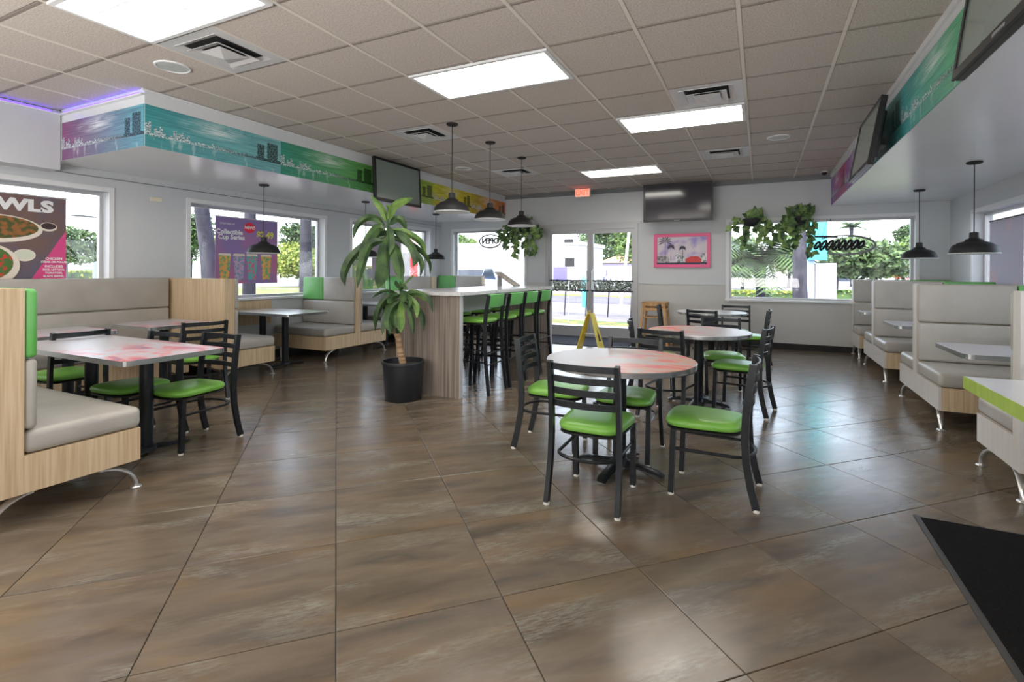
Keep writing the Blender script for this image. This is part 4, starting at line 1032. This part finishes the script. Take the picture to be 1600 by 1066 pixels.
food = mat('poster_food', (150, 96, 50), .6, noise=((22,22,22), (70, 82, 40), .42, .58)); food2 = mat('poster_salad', (70, 110, 52), .6, noise=((24,24,24), (190, 60, 46), .5, .6))
dk = mat('poster_sauce', (52, 34, 34), .4); ltc = mat('poster_cream_sauce', (206, 212, 196), .4)
ydecal('bowl', ell(2.16, 1.65, .37, .135), cream, t, x+.002); ydecal('bowl_filling', ell(2.16, 1.665, .335, .11), food, t, x+.004)
ydecal('bowl', ell(2.12, 1.30, .235, .20), cream, t, x+.006); ydecal('bowl_filling', ell(2.10, 1.32, .205, .165), food2, t, x+.008)
ydecal('sauce_cup', ell(2.575, 1.69, .07, .045), cream, t, x+.0012); ydecal('sauce', ell(2.575, 1.697, .06, .032), dk, t, x+.003)
ydecal('sauce_cup', ell(2.39, 1.40, .085, .06), cream, t, x+.0012); ydecal('sauce', ell(2.39, 1.405, .072, .045), ltc, t, x+.003)
text('lettering', 'BOWLS', .155, M['white'], (x+.003, 2.612, 1.885), TXR, t, .0008, .008, 1.38, align='RIGHT')
for k, s_ in enumerate(('CHICKEN', 'STEAK OR POLLO', 'INCLUDES', 'RICE, LETTUCE,', 'TOMATOES,', 'BLACK BEANS,', 'CHEDDAR CHEESE')):
    text('lettering', s_, .032 if k in (0, 2) else .026, M['white'], (x+.003, 2.62, 1.37-k*.033-(.012 if k > 1 else 0)), TXR, t, .0006, .001)
m2 = mat('poster_violet', (138, 118, 172), .5, noise=((2,1.6,1.6), (182, 108, 150), .42, .62))
t = poster_root('purple poster of cups with a price in the second left window', 4.33, 5.29, 1.08, 1.975, m2)
red = mat('poster_red', (226, 40, 70), .5); yel = mat('poster_yellow', (214, 214, 80), .5); teal = mat('poster_teal', (80, 176, 176), .5, noise=((20,20,20), (220, 90, 120), .45, .6))
ora = mat('poster_orange', (232, 170, 90), .5, noise=((22,22,22), (90, 170, 120), .45, .6)); lilac = mat('poster_lilac', (196, 160, 196), .5, noise=((26,26,26), (90, 150, 170), .45, .6))
ydecal('badge', ell(4.83, 1.86, .09, .075, 10), red, t, x); text('lettering', 'NEW!', .06, M['white'], (x+.002, 4.83, 1.86), TXR, t, .0006, .002)
for k, (s_, sz, yy, zz) in enumerate((('Collectible', .088, 4.53, 1.78), ('Cup Series', .088, 4.56, 1.71), ('STARTING AT', .035, 4.5, 1.89), ('refill only', .035, 5.1, 1.64), ('Flavor one', .03, 4.46, 1.57), ('Flavor two', .03, 4.7, 1.57))):
    if k in (0, 1, 2): text('lettering', s_, sz, M['white'], (x+.002, yy, zz), TXR, t, .0006, .003 if sz > .05 else .0)
text('lettering', '$2.49', .125, yel, (x+.002, 5.08, 1.77), TXR, t, .0006, .004)
for yy, m_ in ((4.46, ora), (4.67, lilac), (4.87, teal), (5.1, ora)):
    cp = MB(); cp.prism([(yy-.06, 1.13), (yy+.06, 1.13), (yy+.085, 1.46), (yy-.085, 1.46)], x, x+.0015, 'x'); cu = cp.build('cup', m_, t)
    ydecal('lid', [(yy-.09, 1.46), (yy+.09, 1.46), (yy+.08, 1.49), (yy-.08, 1.49)], cream, t, x+.0005)
# third left window: pale sheet and red feather banner outside
m3 = mat('poster_grey', (150, 140, 158), .5, noise=((3,3,3), (190, 130, 150), .5, .7))
poster_root('pale grey poster behind the plant in the third left window', 7.35, 8.2, 1.1, 1.95, m3)
# right window poster, seen from its back
t = thing('window_poster', 'pale grey poster hanging in the right window', 'poster', (XR+.05, 7.8, 1.05), group='posters hung in the windows')
MB().box(XR+.048, XR+.052, 7.36, 8.26, 1.0, 1.9).build('sheet', mat('poster_pale', (168, 162, 186), .5, noise=((2.4,2.4,3), (206, 160, 172), .5, .75)), t)
MB().box(XR+.044, XR+.056, 7.35, 8.27, 1.9, 1.915).build('hanging_rail', M['blackmatte'], t)

def xwin(u, v, y):      # point on a plane y = const seen at a picture point, used only to read real sizes
    d = W(u, v, 1) - Vector((0,0,EYE)); return Vector((0,0,EYE)) + d*(y/d.y)
c = xwin(766, 377, 9.62)
t = thing('open_sign', 'oval neon open sign, read from behind, in the left back window', 'neon sign', (c.x, 9.62, c.z))
MB().tube([(c.x+.26*math.cos(2*PI*k/28), 9.62, c.z+.14*math.sin(2*PI*k/28)) for k in range(29)], .015, 6).build('tube_ring', M['blackpl'], t, True)
text('lettering', 'OPEN', .17, M['blackpl'], (c.x, 9.625, c.z), (PI/2, 0, PI), t, .004, .009, .95)
c = xwin(1318, 383, 9.62)
t = thing('neon_sign', 'dark oval neon script sign, read from behind, in the right back window', 'neon sign', (c.x, 9.62, c.z))
rt_, rz2 = .42, .15
MB().tube([(c.x+rt_*math.cos(2*PI*k/32), 9.62, c.z+rz2*math.sin(2*PI*k/32)) for k in range(-11, 13)], [.008+.010*min(1, (12-abs(k-.5))/8) for k in range(-11, 13)], 6).build('tube_ring', M['trimgrey'], t, True)
for k in range(8):     # slanted script strokes
    xx = c.x-.36+k*.085; hh_ = .075 if k not in (0, 7) else .055
    MB().tube([(xx+.028*math.cos(a)+hh_*.5*math.sin(a), 9.62, c.z+hh_*math.sin(a)) for a in [2*PI*q/12 for q in range(13)]], .020, 6).build('script_loop', M['blackpl'], t, True)
MB().tube([(c.x-.43, 9.62, c.z-.01), (c.x-.2, 9.62, c.z-.02), (c.x+.1, 9.62, c.z-.015), (c.x+.3, 9.62, c.z-.03)], .012, 6).build('script_bar', M['blackpl'], t)
MB().tube([(c.x-.40, 9.62, c.z+.145), (c.x-.2, 9.62, c.z+.14), (c.x-.08, 9.62, c.z+.13)], .016, 6).build('top_stroke', M['blackpl'], t)
b = MB(); b.tube([(c.x-.3, 9.60, c.z+.1), (c.x-.21, 9.56, 2.22)], .003, 4).tube([(c.x-.12, 9.60, c.z+.14), (c.x-.21, 9.56, 2.22)], .003, 4); b.build('hanging_wire', M['blackmatte'], t)

# ------------------------------------------------------------------ outside
GZ = -.12
struct('ground', MB().box(-70, 60, -30, 90, GZ-.2, GZ), mat('asphalt', (112, 106, 106), .9, noise=((1.5,1.5,1.5), (92, 88, 92), .35, .65)))
struct('trim_5', MB().box(XL-3.0, XR+3.5, YB+.25, YB+2.4, GZ, -.02), mat('pavement', (150, 142, 148), .9, noise=((4,4,4), (112, 108, 122), .35, .65)))
grassm = mat('lawn', (66, 88, 34), .9, noise=((3,3,3), (118, 100, 50), .42, .62))
LN = [6]
def strip(x0, x1, y0, y1, lb, z=.006):
    LN[0] += 1; return struct('trim_%d' % LN[0], MB().box(x0, x1, y0, y1, GZ, GZ+z), grassm, label=lb)  # each one is a strip of lawn on the ground, not trim
strip(-6.6, -1.0, 12.4, 13.9, 'grass island just outside the entrance doors')
strip(-40, 12, 27.6, 29.8, 'grass verge across the street')
strip(-60, -24, 2, 26.5, 'dry grass lot beyond the left windows')
struct('trim_6', MB().box(-23.5, 40, 21.8, 27.2, GZ, GZ+.02), mat('road', (86, 82, 98), .85, noise=((1,1,1), (70, 66, 82), .35, .65)))

LM = [mat('tree_leaf_%d' % k, a, .7, noise=((2.5,2.5,2.5), b_, .4, .62)) for k, (a, b_) in enumerate((((66, 92, 44), (26, 44, 26)), ((102, 128, 56), (54, 82, 38)), ((90, 112, 66), (42, 64, 42)), ((152, 160, 70), (84, 108, 46))))]
bark = mat('tree_bark', (58, 56, 66), .9, noise=((8,8,3), (36, 36, 46), .4, .6))
def leaves(b, c, rx, ry, rz_, n, s, rr):
    for _ in range(n):
        while True:
            p = Vector((rr.uniform(-1,1), rr.uniform(-1,1), rr.uniform(-1,1)))
            if .35 < p.length < 1: break
        q = Vector((c[0]+p.x*rx, c[1]+p.y*ry, c[2]+p.z*rz_)); a = Vector((rr.gauss(0,1), rr.gauss(0,1), rr.gauss(0,1))).normalized()
        d = a.cross(Vector((rr.gauss(0,1), rr.gauss(0,1), rr.gauss(0,1)))).normalized(); k = s*rr.uniform(.6, 1.3)
        b.add([q-a*k*.5, q+d*k*.28, q+a*k*.5, q-d*k*.28], [(0,1,2,3)])
def tree(x, y, h, r, lb, k=0, seed=1, n=4200, s=None, name='leafy_tree', trunk=True, zc=None, lean=0):
    rr = random.Random(seed); t = thing(name, lb, 'tree', (x, y, GZ), group=None)
    zc = zc or h*.66; s = s or max(.16, r*.13)
    if trunk: MB().tube([(x-lean, y, GZ), (x-lean*.5+.1, y, h*.3), (x, y+.1, zc)], [.16, .13, .07], 8).build('trunk', bark, t, True)
    b = MB()
    for _ in range(7):
        a = rr.uniform(0, 2*PI); q = rr.uniform(0, .6)
        leaves(b, (x+math.cos(a)*r*q, y+math.sin(a)*r*q, zc+rr.uniform(-.45,.45)*(h-zc)), r*.5, r*.5, (h-zc)*.55, n//7, s, rr)
    b.build('crown', LM[k], t, kind='stuff'); return t
def hedge(x0, x1, y0, y1, z1, lb, k=1, seed=1, n=1800, s=.12):
    rr = random.Random(seed); t = thing('clipped_hedge', lb, 'hedge', ((x0+x1)/2, (y0+y1)/2, GZ)); b = MB()
    for _ in range(n):
        f = rr.random(); q = Vector((rr.uniform(x0,x1), rr.uniform(y0,y1), rr.uniform(GZ,z1)))
        if f < .4: q.z = z1
        a = Vector((rr.gauss(0,1), rr.gauss(0,1), rr.gauss(0,1))).normalized(); d = a.cross(Vector((rr.gauss(0,1), rr.gauss(0,1), .3))).normalized(); kk = s*rr.uniform(.7,1.3)
        b.add([q-a*kk*.5, q+d*kk*.35, q+a*kk*.5, q-d*kk*.35], [(0,1,2,3)])
    b.build('foliage', LM[k], t, kind='stuff'); MB().box(x0+.05, x1-.05, y0+.05, y1-.05, GZ, z1-.08).build('stem_mass', LM[0], t); return t
def palm(x, y, h, r, lb, seed=2, nf=16, k=0):
    rr = random.Random(seed); t = thing('palm_tree', lb, 'palm tree', (x, y, GZ))
    MB().tube([(x, y, GZ), (x+.03, y, h*.5), (x, y, h)], [.12, .14, .20], 8).build('trunk', bark, t, True)
    b = MB()
    for f in range(nf):
        a = 2*PI*f/nf+rr.uniform(-.15,.15); el = rr.uniform(.1, 1.1); d = Vector((math.cos(a), math.sin(a), 0)); P = []
        for i in range(9):
            s = i/8; P.append(Vector((x, y, h))+d*r*s*math.cos(el*.6)+Vector((0,0, r*(math.sin(el)*s-.58*s*s))))
        for i in range(1, 9):
            tg = (P[i]-P[i-1]).normalized(); sd = tg.cross(Vector((0,0,1))).normalized()
            for sg in (-1, 1):
                for q in (0, .5):
                    o = P[i-1].lerp(P[i], q); ln = r*.34*(1-(i/9)**2*.7); e = o+sd*sg*ln*.8+tg*ln*.5+Vector((0,0,-ln*.35))
                    b.add([o, o+tg*.10, e], [(0,1,2)])
        b.tube(P, .012, 3)
    b.build('fronds', LM[k], t, kind='stuff'); return t
def car(x, y, rz, lb, col, L=4.4, Hc=1.42, truck=False):
    t = thing('parked_car', lb, 'car', (x, y, GZ), rz); m_ = mat('car_paint', col, .25, .2, coat=.6)
    g = mat('car_glass', (40, 46, 54), .1); l2 = L/2
    body = [(-l2, .25), (l2, .25), (l2, .62), (l2*.93, .74), (l2*.42, .86), (-l2*.75, .9), (-l2, .8)]
    cab = [(l2*.42, .85), (l2*.14, Hc-.02), (-l2*.45, Hc), (-l2*.8, .9)] if not truck else [(l2*.5, .85), (l2*.3, 1.7), (-l2*.05, 1.72), (-l2*.12, .85)]
    L_ = lambda b, n, mm_, sm=False: local_build(b, n, mm_, t, sm)
    L_(MB().prism(body, -.86, .86, 'y'), 'body', m_)
    L_(MB().prism(cab, -.70, .70, 'y'), 'roof', m_)
    cx = sum(p[0] for p in cab)/4; cz = sum(p[1] for p in cab)/4
    ins = [(cx+(p[0]-cx)*.86, cz+(p[1]-cz)*.78) for p in cab]
    L_(MB().prism(ins, -.712, -.703, 'y').prism(ins, .703, .712, 'y'), 'side_window', g)
    for wx in (-l2*.62, l2*.62):
        for s in (-1, 1):
            L_(MB().tube([(wx, s*.70, .32), (wx, s*.885, .32)], .32, 18), 'wheel', M['blackmatte'], True)
    return t
def house(x0, x1, y0, y1, h, lb, wallc, roofc=None, name='house', wins=(), face='y'):
    t = thing(name, lb, 'building', ((x0+x1)/2, (y0+y1)/2, GZ))
    MB().box(x0, x1, y0, y1, GZ, h).build('wall', mat('stucco', wallc, .8, noise=((1,1,1), tuple(c*.95 for c in wallc), .3, .7)), t)
    if roofc:
        cx, cy = (x0+x1)/2, (y0+y1)/2; e = .4; dx = min((x1-x0), (y1-y0))*.5
        MB().add([(x0-e,y0-e,h),(x1+e,y0-e,h),(x1+e,y1+e,h),(x0-e,y1+e,h),(x0+dx,cy,h+1.5),(x1-dx,cy,h+1.5)], [(0,1,5,4),(1,2,5),(2,3,4,5),(3,0,4),(0,3,2,1)]).build('roof', mat('roof_tile', roofc, .8), t)
    else: MB().box(x0-.1, x1+.1, y0-.1, y1+.1, h, h+.25).build('parapet', M['white'], t)
    for (a, b2, z0, z1, m_) in wins:
        if face == 'y': MB().box(a, b2, y0-.05, y0-.002, z0, z1).build('window', m_, t)
        else: MB().box(x1+.002, x1+.05, a, b2, z0, z1).build('window', m_, t)
    return t
dkg = mat('dark_glass', (58, 66, 80), .15)
def gp(u, d): p = W(u, 424, d); return p.x, p.y
# behind the doors and the left back window
house(-27, -11.1, 33, 39, 3.1, 'long white building across the street, seen through the left back window', (180, 179, 180), wins=((-21, -18, .4, 1.4, dkg), (-12.9, -11.9, .6, 1.6, mat('violet_glass', (90, 84, 150), .3))))
house(-19.7, -14.5, 68, 74, 2.5, 'small pale house with a tan hipped roof beyond the door', (150, 146, 170), (176, 116, 84), wins=((-18.2, -15.4, .0, 1.9, M['white']),))
car(-16.3, 56.5, math.radians(-84), 'dark blue pickup truck parked beside the small house', (56, 60, 100), truck=True, L=4.8)
car(-13.4, 26.2, math.radians(-40), 'silver white car parked outside the left back window', (150, 158, 172), Hc=1.62)
x, y = gp(889, 14); t = thing('street_sign', 'thin street sign pole with two dark plates outside the left door leaf', 'street sign', (x, y, GZ))
MB().tube([(x, y, GZ), (x, y, 2.2)], .014, 8).build('pole', M['alu'], t)
MB().box(x-.11, x+.17, y-.04, y-.028, 1.40, 1.64).build('plate', M['blackmatte'], t)
MB().box(x-.13, x+.13, y-.04, y-.028, 2.06, 2.16).build('plate', M['blackmatte'], t)
rr_ = random.Random(77); t = thing('clipped_hedge', 'dark hedge on thin stems outside the glass doors', 'hedge', (-4.6, 15.3, GZ)); b = MB()
for _ in range(2600):
    q = Vector((rr_.uniform(-6.6, -2.6), rr_.uniform(15, 15.6), rr_.uniform(.66, 1.0))); a_ = Vector((rr_.gauss(0,1), rr_.gauss(0,1), rr_.gauss(0,1))).normalized(); d_ = a_.cross(Vector((rr_.gauss(0,1), .3, rr_.gauss(0,1)))).normalized()
    b.add([q-a_*.05, q+d_*.03, q+a_*.05, q-d_*.03], [(0,1,2,3)])
b.build('foliage', mat('dark_hedge_leaf', (52, 60, 48), .7), t, kind='stuff')
for k in range(6): MB().tube([(-6.3+k*.7, 15.3, GZ), (-6.25+k*.7, 15.3, .8)], .02, 6).build('stem', bark, t)
x, y = gp(915, 20); tag(MB().lathe([(.14, 0), (.16, .8), (.15, 1.15), (.08, 1.25), (.0001, 1.26)], (x, y, GZ), 20).build('litter_bin', mat('teal_bin', (70, 170, 190), .4), None, True), 'teal street bin seen through the left door leaf', 'bin')
x, y = gp(969, 17); tag(MB().tube([(x, y, GZ), (x+.36, y, 3.2)], .045, 8).build('leaning_post', M['white']), 'slim leaning white post outside the right door leaf', 'post')
tree(-29, 48, 5.6, 2.4, 'green tree rising behind the white building', 1, 34, zc=4.0)
tree(-14.3, 44.5, 5.4, 1.7, 'pale green tree between the white building and the small house', 2, 32, zc=3.0)
tree(-9.6, 44.5, 6.6, 2.6, 'bright green tree seen at the right of the doors', 1, 31, zc=4.1)
tree(-22.5, 84, 12, 5.5, 'tall dark tree behind the small house', 0, 33, zc=7.2)
# right back window
x, y = gp(1187, 15.2); palm(x, y, 1.6, 1.9, 'short stout palm outside the back window', 6, 40, 0)
x, y = gp(1330, 52); palm(x, y, 6.0, 1.9, 'tall palm far behind the neon sign', 8, 18, 2)
x, y = gp(1247, 11.7); tag(MB().tube([(x+.08, y, GZ), (x+.03, y, 1), (x+.04, y, 2.0), (x-.05, y, 3.4)], [.17, .155, .14, .12], 10).build('tree_trunk', bark, None, True), 'dark bare tree trunk outside the back window', 'tree trunk')
x, y = gp(1277, 12.4)
t = thing('pylon_sign', 'turquoise pylon sign on a white column outside the back window', 'pylon sign', (x, y, GZ))
MB().box(x-.20, x+.20, y-.1, y+.3, 1.58, 4.2).build('sign_box', mat('turquoise', (70, 190, 202), .4), t)
MB().box(x-.22, x-.06, y, y+.2, GZ, 1.58).build('column', mat('pale_blue', (160, 180, 212), .5), t)
MB().box(x-.04, x+.40, y, y+.25, GZ, 1.50).build('column', mat('column_paint', (184, 184, 192), .6), t)
for u, d, h, zc_, r, k, sd, lb in ((1362, 30, 3.7, 2.1, 2.9, 2, 41, 'round green tree at the centre of the right back window'), (1428, 39, 4.5, 2.5, 2.7, 1, 42, 'light green tree at the right of the back window'), (1306, 41, 3.0, 1.9, 1.4, 0, 43, 'small dark green tree behind the neon sign'),
                              (1434, 66, 8.0, 5.6, 3.4, 0, 44, 'distant dark tree above the right window corner'), (1160, 42, 5.0, 2.6, 2.4, 2, 35, 'bushy tree behind the short palm'), (1232, 48, 5.2, 3.0, 2.0, 1, 45, 'distant green tree beside the bare trunk')):
    x, y = gp(u, d); tree(x, y, h, r, lb, k, sd, zc=zc_)
x, y = gp(1325, 66); house(x-9, x+3, y, y+5, 2.4, 'low white shop building far behind the back window', (222, 218, 216), wins=((x-6, x-3, .2, 1.6, dkg), (x-1, x+1.5, .2, 1.6, dkg)))
for u, d, col, rz_, lb in ((1376, 50, (236, 238, 240), 10, 'white car parked beyond the right window'), (1404, 56, (206, 46, 52), 60, 'red car parked beyond the right window'), (1436, 52, (130, 142, 180), 80, 'blue grey car at the right edge of the back window')):
    x, y = gp(u, d); car(x, y, math.radians(rz_), lb, col)
x, y = gp(1300, 17); hedge(x-.4, x+4.2, y-.3, y+.5, .66, 'clipped hedge below the right back window', 1, 5, 3000)
x, y = gp(1185, 18); hedge(x-2.2, x+1.4, y-.3, y+.5, .6, 'yellow green hedge behind the short palm', 3, 6, 2600)
# left windows
for u, d, h, zc_, r, k, sd, lb in ((98, 22, 3.3, 2.3, 1.3, 2, 55, 'pale green tree right of the bowls poster'), (296, 34, 6.0, 3.6, 1.5, 0, 54, 'dark tree at the left edge of the second window'), (342, 44, 4.6, 3.0, 1.5, 3, 53, 'light tree left of the purple poster'),
                              (484, 54, 6.6, 3.9, 4.0, 0, 52, 'dark green tree right of the purple poster'), (470, 43, 4.2, 2.2, 2.5, 3, 51, 'sunlit yellow green bush outside the second left window'), (556, 70, 4.4, 2.6, 1.6, 2, 56, 'green tree between the second and third left windows')):
    x, y = gp(u, d); tree(x, y, h, r, lb, k, sd, zc=zc_)
for u, d, x2, r0, lb in ((336, 8.0, -26, .115, 'dark leaning trunk at the left of the second window'), (388, 8.8, 4, .10, 'dark trunk behind the purple poster'), (478, 10.5, 0, .12, 'grey trunk at the right of the second left window')):
    A0, A1, A2 = W(u, 520, d), W(u+x2*.4, 400, d), W(u+x2, 290, d); A0.z = GZ
    tag(MB().tube([A0, A1, A2, A2+(A2-A1)], [r0*1.15, r0, r0*.85, r0*.8], 10).build('tree_trunk', bark, None, True), lb, 'tree trunk')
hedge(-9.9, -9.3, 3.5, 8.2, .35, 'low hedge below the left windows', 1, 8, 3200)
x, y = gp(572, 26); hedge(x-.9, x+.9, y-.9, y+.9, 1.45, 'rounded yellow green bush outside the third left window', 3, 9, 2600)
x, y = gp(128, 30); hedge(x-.8, x+.8, y-1.2, y+2.0, 1.15, 'yellow green hedge beyond the nearest left window', 3, 10, 1800, .2)
x, y = gp(135, 48); house(x-6, x, y-6, y+8, 3.2, 'pale building far beyond the nearest left window', (230, 224, 220), wins=((y-4, y-2, .6, 2.4, mat('brick_red_window', (176, 110, 96), .6)), (y+1, y+3, .6, 2.4, dkg)), face='x')
x, y = gp(143, 26)
t = thing('billboard', 'white roadside sign board on a post beyond the nearest left window', 'billboard', (x, y, GZ))
MB().tube([(x, y+.2, GZ), (x, y+.2, 2.9)], .14, 8).build('post', mat('bluegrey', (110, 124, 150), .6), t)
for z0 in (2.85, 3.25, 3.6): MB().box(x-.08, x+.08, y-.8, y+.8, z0, z0+.3).build('panel', mat('board_white', (232, 232, 236), .5), t)
MB().box(x-.1, x+.1, y-.85, y+.85, 3.92, 3.98).build('cap', M['blackmatte'], t)
x, y = gp(132, 37); car(x, y, math.radians(120), 'teal green car beyond the nearest left window', (90, 130, 140))
x, y = gp(588, 40); car(x, y, math.radians(20), 'blue car outside the third left window', (60, 110, 180))
x, y = gp(641, 15); t = thing('feather_banner', 'red feather banner outside the third left window', 'banner', (x, y, GZ))
MB().tube([(x, y, GZ), (x, y, 2.3)], .02, 6).build('pole', M['alu'], t)
MB().box(x+.02, x+.26, y-.01, y+.01, .9, 2.2).build('flag', mat('banner_red', (216, 44, 52), .6), t)
# right side
for x, y, h, r, k, sd, lb in ((8.5, 18.5, 4.0, 1.6, 0, 61, 'dark tree beyond the right window frame'), (11, 13.5, 3.4, 1.4, 1, 62, 'green tree beyond the right window poster')):
    tree(x, y, h, r, lb, k, sd)
t = thing('road_sign', 'round red road sign on a post beyond the right window', 'road sign', (5.0, 12.0, GZ))
MB().tube([(5.0, 12.0, GZ), (5.0, 12.0, 1.9)], .03, 8).build('post', M['alu'], t)
MB().tube([(5.0, 11.96, 1.65), (5.0, 11.94, 1.65)], .2, 20).build('disc', mat('sign_red', (206, 60, 54), .5), t)
